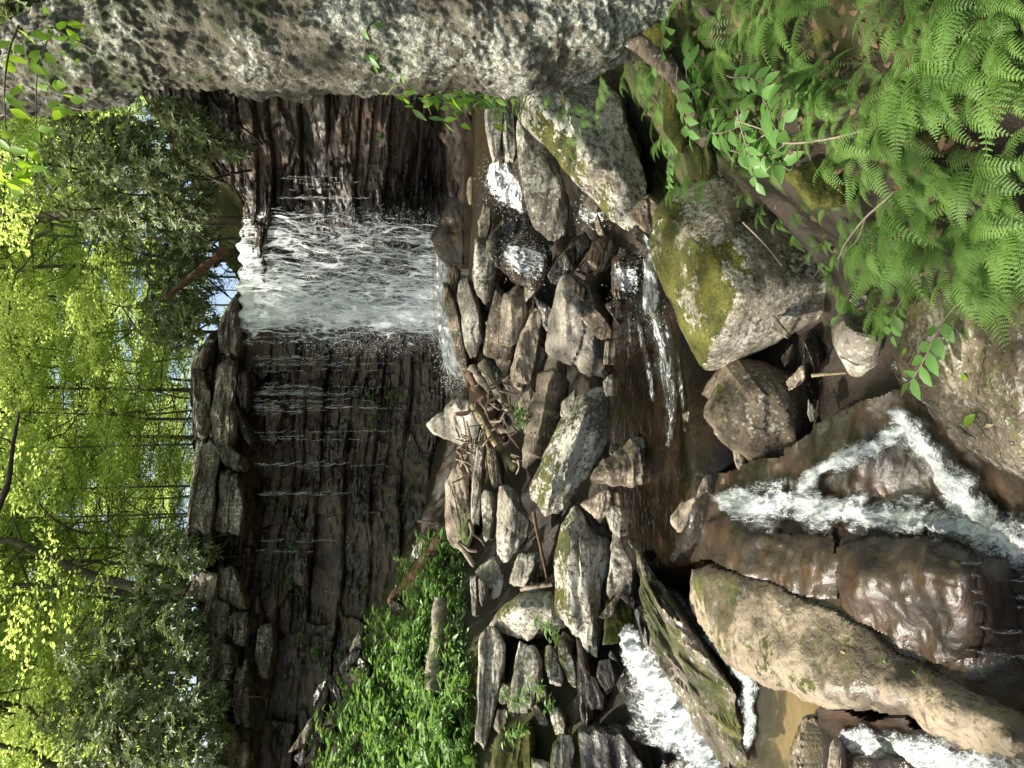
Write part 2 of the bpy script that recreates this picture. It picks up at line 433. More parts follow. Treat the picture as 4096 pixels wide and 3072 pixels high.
M['foam'] = foam_mat('white water', 0.7, fx=3.0, fy=1.2, sc=7.0)
M['foamhi'] = foam_mat('churned white water', 0.86, fx=2.5, fy=2.0, sc=6.0, edge=0.25)
M['foamlow'] = foam_mat('thin running water', 0.25, fx=5.0, fy=1.0, sc=6.0, lace=0.9)
M['fern'] = leaf_mat('fern green', (0.07, 0.145, 0.034), (0.175, 0.295, 0.07), 0.40, (0.34, 0.54, 0.12), whole=True)
M['sapling'] = leaf_mat('sapling leaf green', (0.07, 0.16, 0.04), (0.13, 0.26, 0.06), 0.4, (0.2, 0.42, 0.06), whole=True)
M['herb'] = leaf_mat('herb green', (0.085, 0.18, 0.045), (0.20, 0.33, 0.11), 0.35, (0.25, 0.45, 0.07))
M['rhodo'] = leaf_mat('rhododendron leaf', (0.085, 0.12, 0.045), (0.20, 0.235, 0.11), 0.25, (0.3, 0.38, 0.12), rough=0.45, spec=0.35)
M['canopy'] = leaf_mat('beech leaf', (0.14, 0.225, 0.055), (0.26, 0.365, 0.095), 0.6, (0.76, 0.9, 0.24))  # haze is put into the leaf colour: paler and less saturated
M['canopy2'] = leaf_mat('dark hemlock spray', (0.035, 0.075, 0.02), (0.08, 0.14, 0.03), 0.4, (0.25, 0.4, 0.06))
M['bright'] = leaf_mat('bright green beech leaf', (0.10, 0.22, 0.02), (0.18, 0.34, 0.03), 0.55, (0.5, 0.75, 0.05))  # more saturated green than the canopy leaves
M['bark'] = bark_mat('lichened bark', (0.07, 0.064, 0.047), (0.13, 0.12, 0.09), lichen=0.6, moss=0.95, sc=1.0)
M['bark2'] = bark_mat('grey forest bark', (0.075, 0.064, 0.05), (0.18, 0.16, 0.125), lichen=0.35, moss=0.2, sc=0.6)
M['wood'] = bark_mat('bleached driftwood', (0.14, 0.115, 0.085), (0.30, 0.26, 0.2), sc=1.4)
M['wood2'] = bark_mat('red brown rotten wood', (0.07, 0.04, 0.026), (0.15, 0.09, 0.06), sc=1.2)
M['wood3'] = bark_mat('yellow debarked pole', (0.17, 0.14, 0.07), (0.3, 0.25, 0.14), sc=1.4)
M['twig'] = plain_mat('twig', (0.16, 0.13, 0.10), 0.8)
M['darktwig'] = plain_mat('dark twig', (0.045, 0.035, 0.028), 0.8)
# ------------------------------------------------------------------ the ground: stream bed and banks
class TPS:
    def __init__(self, P, z, reg=0.02):
        P = np.array(P, float); n = len(P)
        K = self._k(np.linalg.norm(P[:, None] - P[None], axis=2)) + np.eye(n) * reg
        A = np.zeros((n + 3, n + 3)); A[:n, :n] = K; A[:n, n] = 1; A[:n, n + 1:] = P; A[n, :n] = 1; A[n + 1:, :n] = P.T
        self.w = np.linalg.solve(A, np.concatenate([z, [0, 0, 0]])); self.P = P
    @staticmethod
    def _k(r): return np.where(r > 1e-9, r * r * np.log(np.maximum(r, 1e-9)), 0)
    def __call__(self, Q):
        out = np.zeros(len(Q))
        for i in range(0, len(Q), 20000):
            q = Q[i:i + 20000]
            out[i:i + 20000] = self._k(np.linalg.norm(q[:, None] - self.P[None], axis=2)) @ self.w[:-3] + self.w[-3] + q @ self.w[-2:]
        return out

GC = [(1000,500,13),(1000,900,12.5),(1000,1150,11.5),(1080,600,10.6),(1080,900,10.3),(1080,1200,9.8),(1210,600,7.6),(1210,900,7.6),(1210,1250,7.3),
      (1340,550,5.9),(1340,900,5.9),(1340,1250,5.9),(1340,1550,6.2),(1470,750,4.75),(1470,1000,4.75),(1470,1300,4.8),(1470,1600,5),
      (1600,900,3.95),(1600,1200,3.95),(1600,1500,4.1),(1860,1000,3.05),(1860,1300,3.05),(1860,1600,3.1),(2212,950,2.2),(2212,1300,2.2),(2212,1659,2.25)]
BANK = [(1400,60,3.2),(1500,100,2.85),(1700,100,2.3),(2000,100,1.8),(2212,50,1.5),(1500,300,3.15),(1700,300,2.5),(2000,300,2.0),(2212,300,1.75),
        (1800,480,2.6),(1960,600,2.4),(2212,640,1.95),(1330,120,4.3)]
LEFT = [(1300,1600,7),(1200,1500,7.8),(1080,1500,8.6),(1000,1400,9.8),(1000,1659,9.2),(880,1300,11.3),(850,1500,10.8),(720,1640,11.3)]
gp = []
for x, y, d in GC:
    p = uv('T', x, y, d); gp.append((p[0], p[1], p[2] - (0.85 if 1050 < x < 1350 else 0.48)))
for x, y, d in BANK:
    p = uv('T', x, y, d); gp.append((p[0], p[1], p[2] - 0.08))
for x, y, d in LEFT:
    p = uv('T', x, y, d); gp.append((p[0], p[1], p[2] - (0.38 if x < 900 else 0.05)))
for x, y, z in [(-14,10,4.5),(-14,4,3),(-14,-6,2.5),(9,3,3.6),(9,9,7.0),(12,9,9.5),(7,10,3.5),(5.5,8,1.7),(5,5,1.35),(0,-6,0.3),(-6,-4,0.8),(5,-4,2.3),(12,-6,3.5),(0,20,1.2),(-10,20,1.8),(10,20,1.8),(3,13,1.2),(5.5,12,1.3),(2.2,0.4,1.15),(0.35,3.9,-0.1),(0.8,4.4,0.0),(0.3,3.2,0.0),(0.55,3.3,0.05),(0.75,3.55,0.05),(0.45,2.75,0.15),(0.95,3.7,0.2),(1.2,4.2,0.2),(-0.3,3.3,0.0),(3,2.2,1.6)]:  # unseen rise on the right is raised to block sky from the cliff wall
    gp.append((x, y, z))
gp = np.array(gp)
ground_tps = TPS(gp[:, :2], gp[:, 2])
def ground_z(x, y):
    return float(ground_tps(np.array([[x, y]]))[0])

def grid_faces(nu, nv):
    i = np.arange(nu - 1)[:, None] * nv + np.arange(nv - 1)[None, :]
    i = i.ravel()
    return np.stack([i, i + nv, i + nv + 1, i + 1], 1)

xs = np.concatenate([np.linspace(-30, -8, 20)[:-1], np.linspace(-8, 7, 260), np.linspace(7, 30, 20)[1:]])
ys = np.concatenate([np.linspace(-30, 0.2, 24)[:-1], np.linspace(0.2, 14, 260), np.linspace(14, 21, 24)[1:]])
GX, GY = np.meshgrid(xs, ys, indexing='ij')
Q = np.stack([GX.ravel(), GY.ravel()], 1)
cl = np.stack([np.clip(Q[:, 0], -14, 12), np.clip(Q[:, 1], -6, 20)], 1)
Z = ground_tps(cl)
q3 = np.column_stack([Q, np.zeros(len(Q))])
Z = Z + 0.07 * fbm(q3 * 2.2, 4, 3) + 0.03 * ridge(q3 * 5, 2, 9)
gm = mesh_np("ground", np.column_stack([Q, Z]), grid_faces(len(xs), len(ys)))
bankness = np.clip((Q[:, 0] - (0.55 + 0.10 * Q[:, 1])) * 1.6, 0, 1) * (Q[:, 1] < 7) + np.clip((-Q[:, 0] - 3.2) * 0.8, 0, 1) * np.clip((Q[:, 1] - 6.5) * 1.0, 0, 1)
at = gm.attributes.new("bank", 'FLOAT', 'POINT'); at.data.foreach_set("value", np.clip(bankness, 0, 1).astype(np.float32))

def ground_mat():
    N = NT('stream bed and mossy bank soil')
    a = N.new("ShaderNodeAttribute"); a.attribute_name = "bank"
    n1 = N.noise(3, 5); n2 = N.noise(26, 5, 0.7); n3 = N.noise(90, 4, 0.75)
    bed = N.mix(n1, (0.014, 0.011, 0.008), (0.045, 0.032, 0.021))
    soil = N.mix(N.step(n2, 0.4, 0.62), (0.022, 0.015, 0.01), (0.075, 0.047, 0.03))
    mossc = N.mix(n3, (0.018, 0.024, 0.007), (0.075, 0.08, 0.016))
    m = N.step(N.math('ADD', N.noise(1.9, 3), N.math('MULTIPLY', n2, 0.35)), 0.5, 0.66)
    soil = N.mix(m, soil, mossc)
    f = N.step(N.math('ADD', a.outputs["Fac"], N.math('MULTIPLY', N.math('SUBTRACT', n1, 0.5), 0.6)), 0.3, 0.6)
    N.put(N.bsdf.inputs["Base Color"], N.mix(f, bed, soil))
    N.put(N.bsdf.inputs["Roughness"], N.math('ADD', 0.35, N.math('MULTIPLY', f, 0.6)))
    N.put(N.bsdf.inputs["Normal"], N.bump(N.math('ADD', n2, N.math('MULTIPLY', n3, 0.6)), 0.8, 0.03))
    return N.m
M['ground'] = ground_mat()
ground = link("ground", gm, M['ground'], kind="structure")

# ------------------------------------------------------------------ the cliff the stream falls over
CX = np.array([-16, -9.5, -5, -1, 2, 3.6, 5.2, 6.6, 9, 13.0])
CY = np.array([11.5, 13.2, 14.7, 15.6, 16.0, 15.6, 14.2, 12.6, 11.0, 9.5])
def cliff_y(x): return np.interp(x, CX, CY)
def on_cliff(view, x, y, off=0.0):
    """the place on the cliff line seen at this picture point (off: metres towards the camera)"""
    a, b = pix(view, x, y)
    d = 15.0
    for _ in range(30):
        p = un(a, b, d); d = 0.5 * d + 0.5 * (float(cliff_y(p[0])) - off)
    return un(a, b, d)
tops = [(485,1659),(455,1500),(440,1400),(425,1300),(415,1150),(412,1050),(415,950),(420,800),(450,740),(478,715),(492,680),(512,640),(527,610),(527,480),(530,430),(500,390),(445,330),(395,280),(300,215)]
tp = np.array([on_cliff('T', x, y) for x, y in tops]); tp = tp[np.argsort(tp[:, 0])]
def cliff_top(x): return np.interp(x, tp[:, 0], tp[:, 2])

ns, nz = 900, 330
sx = np.linspace(-13, 9.5, ns)
def smooth_cy(x):
    return sum(cliff_y(x + k) for k in (-0.8, -0.4, 0, 0.4, 0.8)) / 5
cyv = smooth_cy(sx); ctv = cliff_top(sx)
dydx = np.gradient(cyv, sx); nrm = np.stack([dydx, -np.ones(ns)], 1); nrm /= np.linalg.norm(nrm, axis=1)[:, None]
t = np.linspace(0, 1, nz)
zb = 0.6
ZZ = zb + (ctv[:, None] - zb) * t[None, :]
XX = np.repeat(sx[:, None], nz, 1)
# bedding: layers of uneven thickness that pinch and break into blocks along the face
warp = 0.16 * fbm(np.stack([XX.ravel() * 0.3, ZZ.ravel() * 0.25, np.zeros(XX.size)], 1), 3, 5).reshape(XX.shape) + 0.05 * XX
zz = ZZ + warp
def layer_set(zz, XX, thick, seed, wid):
    k = np.floor(zz / thick); f = zz / thick - k
    r1 = _hash(k.ravel(), k.ravel() * 0, k.ravel() * 0, seed).reshape(zz.shape)
    blk = np.floor(XX / (wid * (0.5 + r1)) + r1 * 7.3 + 0.35 * vnoise(np.stack([XX.ravel() * 1.3, zz.ravel() * 2, k.ravel()], 1), seed + 5).reshape(zz.shape))
    r2 = _hash(k.ravel(), blk.ravel(), k.ravel() * 0, seed + 3).reshape(zz.shape)
    edge = np.minimum(f, 1 - f)
    joint = np.clip(1 - edge / 0.10, 0, 1)
    return r2, joint, f
r_a, j_a, f_a = layer_set(zz, XX, 0.62, 1, 1.7)
r_b, j_b, f_b = layer_set(zz + 0.13 + 0.05 * XX, XX, 0.24, 2, 0.9)
r_c, j_c, f_c = layer_set(zz - 0.04 * XX, XX, 0.095, 3, 0.6)
pp = np.stack([XX.ravel(), ZZ.ravel(), np.zeros(XX.size)], 1)
r_d = 0.5 + 0.6 * fbm(pp * np.array([0.55, 0.9, 1]), 3, 77).reshape(XX.shape)
prof = np.interp(t, [0, 0.12, 0.3, 0.55, 0.72, 0.80, 0.84, 0.90, 1.0], [0.75, 0.55, 0.38, 0.18, 0.02, -0.18, 0.05, 0.22, 0.12])[None, :]
right = np.clip((XX - 3.2) / 1.5, 0, 1)
out = prof * (1 - 0.6 * right) + 0.30 * (r_a - 0.5) + 0.20 * (r_b - 0.5) * (r_d > 0.35) + 0.075 * (r_c - 0.5) * (r_d > 0.42) - 0.07 * j_a - 0.03 * j_b * (r_d > 0.35) - 0.02 * j_c * (r_d > 0.42)
out = out + 0.28 * fbm(pp * 0.6, 3, 8).reshape(XX.shape) + 0.04 * fbm(pp * np.array([5, 14, 1]), 3, 12).reshape(XX.shape)
out = out - 0.12 * (f_a - 0.5)
# the dark hollow at the foot of the wall beside the fall
hol = np.exp(-(((XX - 4.6) / 1.3) ** 2 + ((ZZ - 1.6) / 0.75) ** 2))
out = out - 1.4 * hol
PX = XX + nrm[:, 0][:, None] * out; PY = cyv[:, None] + nrm[:, 1][:, None] * out
def cliff_out(x, z):
    i = int(np.clip(np.searchsorted(sx, x), 0, ns - 1)); j = int(np.clip((z - zb) / max(0.1, ctv[i] - zb), 0, 1) * (nz - 1))
    return PX[i, j], PY[i, j], ZZ[i, j]
# a top row that runs back into the hillside
V = np.stack([PX, PY, ZZ], 2)
back = np.stack([XX[:, -1], cyv + 3.0, ctv + 0.25], 1)[:, None, :]
V = np.concatenate([V, back], 1).reshape(-1, 3)
cliff = empty("cliff", (1.0, 16.0, 1.0), "tall dark layered rock cliff that the waterfall drops over", "cliff")
cm = mesh_np("cliff_face", V, grid_faces(ns, nz + 1)[:, ::-1], smooth=True)
cm.set_sharp_from_angle(angle=math.radians(38))
cf = link("cliff_face", cm, M['cliff'], cliff); cf.matrix_parent_inverse = Matrix.Translation((-1.0, -16.0, -1.0))

# ------------------------------------------------------------------ the wooded slope above the cliff
fx = np.linspace(-60, 60, 120); fy = np.linspace(0, 1, 90)
FX, FY = np.meshgrid(fx, fy, indexing='ij')
y0 = np.interp(np.clip(FX, -13, 9.5), sx, cyv) + 0.6
YY = y0 + (150 - y0) * FY ** 2.2
z0 = np.interp(np.clip(FX, -13, 9.5), sx, ctv)
dist = YY - y0
ZF = z0 - 0.10 + 0.16 * dist + 0.25 * fbm(np.stack([FX.ravel() * 0.4, YY.ravel() * 0.4, 0 * YY.ravel()], 1), 3, 31).reshape(FX.shape) * np.clip(dist, 0, 1)
sd = np.clip((np.abs(FX) - 9) / 10, 0, 1); ZF = ZF + sd * 2.0
fm = mesh_np("forest_floor", np.stack([FX, YY, ZF], 2).reshape(-1, 3), grid_faces(120, 90))
M['floor'] = rock_mat('leaf litter', (0.05, 0.035, 0.02), (0.10, 0.075, 0.035), moss=0.6, crack=False, strata=0.1, sc=1.0)
link("forest_floor", fm, M['floor'], kind="structure")
def floor_z(x, y):
    xx = min(max(x, -13), 9.5); yy0 = float(np.interp(xx, sx, cyv)) + 0.6
    return float(np.interp(xx, sx, ctv)) - 0.1 + 0.16 * (y - yy0) + 2.0 * min(1, max(0, (abs(x) - 9) / 10))
# ------------------------------------------------------------------ boulders
_ico = {}
def ico(level):
    if level not in _ico:
        bm = bmesh.new(); bmesh.ops.create_icosphere(bm, subdivisions=level, radius=1.0)
        bm.verts.ensure_lookup_table()
        V = np.array([v.co[:] for v in bm.verts]); V /= np.linalg.norm(V, axis=1)[:, None]
        F = np.array([[v.index for v in f.verts] for f in bm.faces]); bm.free()
        _ico[level] = (V, F)
    return _ico[level]

def hull_planes(P):
    bm = bmesh.new()
    for p in P: bm.verts.new(p)
    r = bmesh.ops.convex_hull(bm, input=bm.verts)
    nn = []; hh = []
    bmesh.ops.recalc_face_normals(bm, faces=bm.faces)
    c = np.mean(P, 0)
    for f in bm.faces:
        n = np.array(f.normal[:]); h = n @ (np.array(f.verts[0].co[:]) - c)
        if h < 0: n = -n; h = -h
        if h > 1e-4: nn.append(n); hh.append(h)
    bm.free()
    nn = np.array(nn); hh = np.array(hh); keep = []
    for i in np.argsort(hh):
        if all(nn[i] @ nn[j] < 0.992 for j in keep): keep.append(i)
    return c, nn[keep], hh[keep]

def rock_mesh(name, P, level, p=26, rough=0.03, seed=0, strata=0.6, sdir=(0.2, 0.1, 1.0), px=0.01):
    """rounded convex stone through the points P, weathered along its bedding"""
    P = np.array(P, float)
    c0 = P.mean(0); C = np.cov((P - c0).T) + np.eye(3) * 1e-6
    w, E = np.linalg.eigh(C); sc = np.sqrt(np.maximum(w, w.max() * 0.02))
    Qn = (P - c0) @ E / sc
    c, nn, hh = hull_planes(Qn)
    if p > 30:
        r0 = np.random.default_rng(seed + 4000); cn = r0.normal(size=(4, 3)); cn /= np.linalg.norm(cn, axis=1)[:, None]
        ch_ = ((Qn - c) @ cn.T).max(0) * (0.88 + 0.10 * r0.random(4))
        nn = np.vstack([nn, cn]); hh = np.concatenate([hh, ch_])
    D, F = ico(level)
    a = np.maximum(D @ nn.T, 0) / hh
    r = 1.0 / (a ** p).sum(1) ** (1.0 / p)
    Dq = Qn - c; rq = np.linalg.norm(Dq, axis=1); aq = np.maximum((Dq / rq[:, None]) @ nn.T, 0) / hh
    r = r * np.clip(np.percentile(rq * (aq ** p).sum(1) ** (1.0 / p), 60), 1.0, 1.3)
    X = (c + D * r[:, None]) * sc @ E.T + c0
    size = np.linalg.norm(P.max(0) - P.min(0)) / 1.73
    Nn = X - c0; Nn = Nn / (np.linalg.norm(Nn, axis=1)[:, None] + 1e-9)
    s = np.array(sdir) / np.linalg.norm(sdir)
    off = rng.random(3) * 40
    k = X @ s
    A = (X - np.outer(k, s))
    q = (A * 1.2 + np.outer(k, s) * 6) / size
    disp = rough * size * (0.9 * fbm(X / size * 2.2 + off, 4, seed) + strata * 0.9 * fbm(q * 1.6 + off, 3, seed + 3) - 0.35 * strata * np.maximum(0, ridge(q * 2.3 + off, 2, seed + 9) - 0.9))
    # broken edges of the beds: every layer ends a little further out or in
    kk = k / (size * 0.085) + 0.6 * fbm(A / size * 2.0 + off, 2, seed + 31)
    fl = np.floor(kk)
    disp = disp + rough * size * 1.1 * strata * (_hash(fl, fl * 0, fl * 0, seed + 33) - 0.5)
    # chipped, flat-bottomed hollows
    ch = fbm(X / size * 3.1 + off + 7, 2, seed + 21)
    disp = disp - rough * size * 0.8 * np.clip((ch - 0.35) * 4, 0, 1)
    if p > 15: disp = disp + min(0.25 * px, 0.01) * fbm(X / (px * 3.0) + off, 2, seed + 5)
    X = X + Nn * disp[:, None]
    me = mesh_np(name, X, F, smooth=True)
    me.set_sharp_from_angle(angle=math.radians(30))
    return me

ROCKS = []
def rock(name, label, view, pts, d=None, mat='lichen', th=None, bulge=0.30, tilt=0.35, lay=None, near=None, p=64, rough=0.035, strata=0.8, cat="boulder", group=None, parent=None, seed=None, sdir=None, cliff_off=None, up=0.0):
    """a stone with the outline pts of the picture, d metres away, leaning back by tilt, with real thickness th behind"""
    seed = seed if seed is not None else len(ROCKS) + 1
    rr = np.random.default_rng(seed * 13 + 5)
    pp = np.array([pix(view, *q) for q in pts])
    if cliff_off is not None:
        O = np.array([on_cliff(view, x, y, cliff_off) for x, y in pts])
        d = float(np.mean(O[:, 1]))
    else:
        if d is None: d = DG(pp[:, 0].max())
        base = np.array([un(a, b, d) for a, b in pp])
        zmin = base[:, 2].min()
        if lay is not None:
            dd = np.array([DG(a) for a, b in pp]) + lay
            if d is not None and lay == 0: pass
        else:
            dd = d + tilt * (base[:, 2] - zmin)
        O = np.array([un(a, b, k) for (a, b), k in zip(pp, dd)])
    wd = O[:, 0].max() - O[:, 0].min(); ht = O[:, 2].max() - O[:, 2].min()
    sz = min(wd, ht); dia = math.hypot(wd, ht)
    if th is None: th = 0.75 * (wd * ht) ** 0.5
    c = O.mean(0); view_dir = c - np.array([0, 0, EYE]); view_dir /= np.linalg.norm(view_dir)
    pts3 = [o for o in O]
    if near is None:
        g = rr.normal(size=3) * 0.22; b0 = bulge * sz * (0.45 + 0.4 * rr.random())
        for i in range(len(O)):
            f = 0.74 + 0.16 * rr.random()
            pts3.append(c + (O[i] - c) * f - view_dir * max(0.02 * sz, b0 + (O[i] - c) @ g))
    else:
        for x, y, nb in near:
            q = uv(view, x, y, float(np.mean(O[:, 1])))
            w = 1 / (np.linalg.norm(O - q, axis=1) + 0.05) ** 2
            dep = (O[:, 1] * w).sum() / w.sum()
            pts3.append(uv(view, x, y, dep - nb))
    for o in O:
        q = c + (o - c) * (0.72 + 0.15 * rr.random()) + view_dir * th * (0.8 + 0.4 * rr.random())
        q[2] -= 0.25 * th * rr.random()
        pts3.append(q)
    ext = max(pp[:, 0].max() - pp[:, 0].min(), pp[:, 1].max() - pp[:, 1].min())
    level = 3 if ext < 14 else 4 if ext < 34 else 5 if ext < 190 else 6
    sd = sdir if sdir is not None else (0.25 * (rr.random() - 0.5) * 2, 0.3 * (rr.random() - 0.5), 1.0)
    me = rock_mesh(name, pts3, level, p=p, rough=rough, seed=seed, strata=strata, sdir=sd, px=d / FPX)
    ctr = np.array(pts3).mean(0)
    me.transform(Matrix.Translation(-Vector(ctr)))
    o = link(name, me, M[mat] if isinstance(mat, str) else mat, None, label, cat if label else None, group)
    o.location = ctr
    if parent is not None:
        o.parent = parent; o.matrix_parent_inverse = Matrix.Translation(-Vector(parent.location))
    ROCKS.append(o)
    return o

PL = "rocks jumbled below the waterfall"
RB = "rocks stacked against the mossy bank"
FG = "boulders beside the rushing water"
# --- row under the waterfall and around the plunge pool
rock("boulder", "wet dark rounded boulder rising from the pool beside the waterfall's foot", 'D', [(600,1500),(660,1320),(740,1240),(790,1230),(812,1330),(815,1500),(800,1690),(700,1690),(640,1620)], 13.4, 'wet', group=PL, tilt=0.6)
rock("boulder", "small wet boulder against the dark hollow behind the pool", 'D', [(690,1160),(715,1090),(745,1050),(772,1190),(740,1262),(710,1250)], 14.0, 'wet', group=PL)
rock("boulder", "dim square block inside the dark hollow under the cliff", 'D', [(640,840),(700,815),(790,820),(800,940),(750,975),(660,900)], 14.0, 'wet', group=PL)
rock("rock_slab", "thin dark shelf of rock at the pool's edge under the trunk", 'D', [(820,720),(860,700),(905,890),(892,940),(845,810)], 11.6, 'dark', group=PL, th=0.8, cat="rock slab")
rock("boulder", "sunlit tan wedge-shaped rock standing in the plunge pool", 'D', [(803,1200),(830,1100),(900,920),(938,930),(930,1000),(912,1130),(912,1260),(870,1332),(822,1290)], 11.8, 'tan', group=PL, tilt=0.7)
rock("boulder", "mottled square stone between two cracks, nearest the trunk above the small cascade", 'D', [(925,640),(1045,700),(1042,900),(1030,1012),(985,1028),(950,900),(930,760)], 9.6, 'lichen', group=PL, th=0.8)
rock("boulder", "pale lichened upright stone between the cascade and the lichen-patched boulder", 'D', [(1060,660),(1112,700),(1118,890),(1132,960),(1112,1022),(1062,1022),(1047,900)], 9.5, 'lichen', group=PL, th=0.7)
rock("boulder", "dark boulder with a white lichen blaze under the leaning mossy slab", 'D', [(1130,740),(1250,860),(1390,1020),(1442,1150),(1466,1330),(1450,1470),(1362,1520),(1250,1440),(1220,1330),(1170,1270),(1150,1130),(1132,1060),(1150,900)], 7.9, 'lichen', group=PL, bulge=0.4)
rock("rock_slab", "huge leaning slab with a mossy upper edge beside the big trunk", 'D', [(1120,640),(1160,540),(1400,500),(1650,520),(1800,640),(1870,900),(1930,1200),(1890,1420),(1815,1460),(1760,1420),(1600,1200),(1450,1080),(1300,880),(1160,760)], 5.9, 'lichenmoss', group=PL, th=1.6, cat="rock slab", tilt=0.55, near=[(1300,700,.3),(1550,900,.35),(1750,1200,.3),(1500,1020,.12)])
rock("boulder", "small dark stone at the cascade's near lip", 'D', [(890,1400),(925,1290),(965,1310),(972,1400),(945,1515),(900,1505)], 10.6, 'brown', group=PL)
rock("boulder", "dark hooped boulder above the dome of falling water", 'D', [(945,1530),(1040,1380),(1120,1362),(1200,1365),(1222,1430),(1110,1462),(1040,1560),(1012,1680),(960,1640)], 10.0, 'dark', group=PL)
rock("boulder", "mottled tan rounded slab beside the pool's outflow", 'E', [(870,-70),(1000,-60),(1010,110),(980,230),(955,310),(930,330),(895,300),(865,220),(880,110)], 10.6, 'lichen', group=PL)
rock("boulder", "long brown fin of rock edge-on under the waterfall's spray", 'E', [(662,205),(690,212),(735,320),(790,560),(820,700),(832,862),(800,842),(745,660),(690,400)], 12.0, 'brown', group=PL, th=0.7, tilt=0.1)
rock("boulder", "squat brown block behind the long fin of rock in the spray", 'E', [(702,100),(750,98),(768,150),(755,250),(735,325),(692,220)], 12.4, 'brown', group=PL)
rock("boulder", "upright speckled slab next to the long fin of rock", 'E', [(755,185),(828,168),(848,260),(880,330),(925,570),(880,660),(835,688),(808,640),(775,430),(752,280)], 11.4, 'lichen', group=PL, th=0.7)
rock("boulder", "knobbly tan boulder resting on the water-ringed slab", 'E', [(1045,290),(1130,212),(1152,260),(1202,310),(1212,360),(1190,430),(1150,500),(1120,602),(1080,622),(1030,600),(1025,570),(1035,480),(1030,410)], 9.7, 'tan', group=PL, near=[(1100,330,.2),(1160,380,.15),(1090,560,.1)])
rock("rock_slab", "flat mossy-edged slab with water running round its rim", 'E', [(1000,230),(1050,250),(1060,400),(1050,560),(1120,625),(1092,712),(1000,684),(925,645),(930,580),(960,480),(985,330)], 10.2, 'brown', group=PL, cat="rock slab", th=0.8)
rock("boulder", "flat brown wedge tucked under the knobbly tan boulder", 'E', [(1252,365),(1285,395),(1287,460),(1262,650),(1255,720),(1225,830),(1170,838),(1100,800),(1095,730),(1130,620),(1170,500),(1215,420)], 9.3, 'tan', group=PL, th=0.8)
rock("boulder", "big smooth grey triangular boulder with a wet dark underside", 'E', [(1430,162),(1505,165),(1590,230),(1640,350),(1692,480),(1700,700),(1718,832),(1655,790),(1590,730),(1425,665),(1310,668),(1303,590),(1340,500),(1350,330),(1395,220)], 7.6, 'grey', group=PL, near=[(1450,260,.25),(1580,450,.3),(1420,560,.3),(1600,650,.12)], th=1.1)
rock("rock_slab", "dark slanting slab propped against the grey triangular boulder", 'E', [(1318,165),(1345,212),(1388,216),(1450,150),(1620,-40),(1560,-110),(1480,-60),(1410,30)], 7.9, 'dark', group=PL, th=0.6, cat="rock slab")
rock("boulder", "black wet stone behind the slanting slab", 'E', [(1500,130),(1560,60),(1690,-60),(1720,20),(1660,110),(1560,160)], 7.6, 'wet', group=PL)
rock("boulder", "wet stone gleaming beside the white cascade into the lower pool", 'D', [(1570,1659),(1600,1530),(1700,1490),(1760,1500),(1740,1600),(1700,1700),(1640,1720)], 7.0, 'wet', group=PL)
rock("boulder", "tall striped boulder leaning over the black gap in the middle", 'E', [(1325,670),(1380,628),(1432,660),(1457,760),(1452,900),(1430,1000),(1390,1070),(1370,1150),(1310,1290),(1240,1342),(1170,1367),(1158,1330),(1190,1200),(1200,1090),(1230,930),(1270,800)], 8.0, 'tan', group=PL, near=[(1370,760,.3),(1300,950,.35),(1260,1180,.25),(1400,900,.2)], sdir=(1,0.1,-0.3), strata=1.2)
rock("boulder", "broad pale lichen-blotched boulder with a mossy end, in the middle of the heap", 'E', [(1575,870),(1680,870),(1738,960),(1778,1090),(1705,1240),(1605,1420),(1530,1505),(1450,1600),(1380,1680),(1290,1720),(1240,1640),(1178,1520),(1250,1440),(1300,1330),(1370,1230),(1380,1100),(1440,1020),(1560,930)], 7.2, 'lichenmoss', group=PL, near=[(1560,1050,.35),(1480,1250,.4),(1380,1450,.3),(1660,1050,.2)], th=1.1)
rock("boulder", "cleft block with sunlit end standing in the lower pool", 'E', [(1880,1172),(1962,1190),(1982,1290),(1987,1420),(1960,1472),(1850,1480),(1800,1502),(1740,1502),(1605,1440),(1640,1380),(1760,1260)], 5.5, 'brown', group=PL, near=[(1780,1380,.2),(1900,1260,.15),(1700,1430,.12)], strata=1.0)
rock("boulder", "glaring white sunlit boulder at the foot of the cliff", 'E', [(558,1100),(600,1050),(680,980),(770,943),(830,960),(880,1020),(902,1100),(890,1180),(820,1228),(760,1228),(650,1190),(590,1150)], 12.0, rock_mat('very pale stone', (0.32, 0.27, 0.22), (0.5, 0.44, 0.38), lichen=0.7), group=PL, tilt=0.8, bulge=0.35)  # base colour much paler than the other stones
rock("boulder", "small pinkish boulder half hidden behind the tall striped boulder", 'E', [(1138,960),(1180,900),(1228,880),(1225,960),(1205,1075),(1160,1065)], 8.7, 'tan', group=PL)
rock("boulder", "sunlit pale slab beside the driftwood pile", 'E', [(678,1480),(760,1325),(800,1345),(830,1480),(852,1700),(830,1850),(740,1900),(690,1840),(668,1700)], 11.0, 'tan', group=PL, tilt=0.7, th=0.9)
rock("rock_slab", "narrow upright slab behind the yellow driftwood pole", 'E', [(882,1222),(926,1222),(916,1400),(906,1600),(895,1760),(850,1740),(845,1640),(852,1450)], 10.4, 'lichen', group=PL, cat="rock slab", th=0.6)
rock("rock_slab", "dark brown slab beneath the driftwood pile", 'E', [(940,1240),(1000,1255),(1022,1400),(1052,1500),(990,1525),(950,1380)], 9.8, 'brown', group=PL, cat="rock slab", th=0.6)
rock("rock_slab", "pale narrow slab left of the driftwood, tapering to a point", 'E', [(905,1540),(930,1518),(992,1560),(985,1700),(962,1830),(930,1850),(910,1760)], 9.7, 'lichen', group=PL, cat="rock slab", th=0.6)
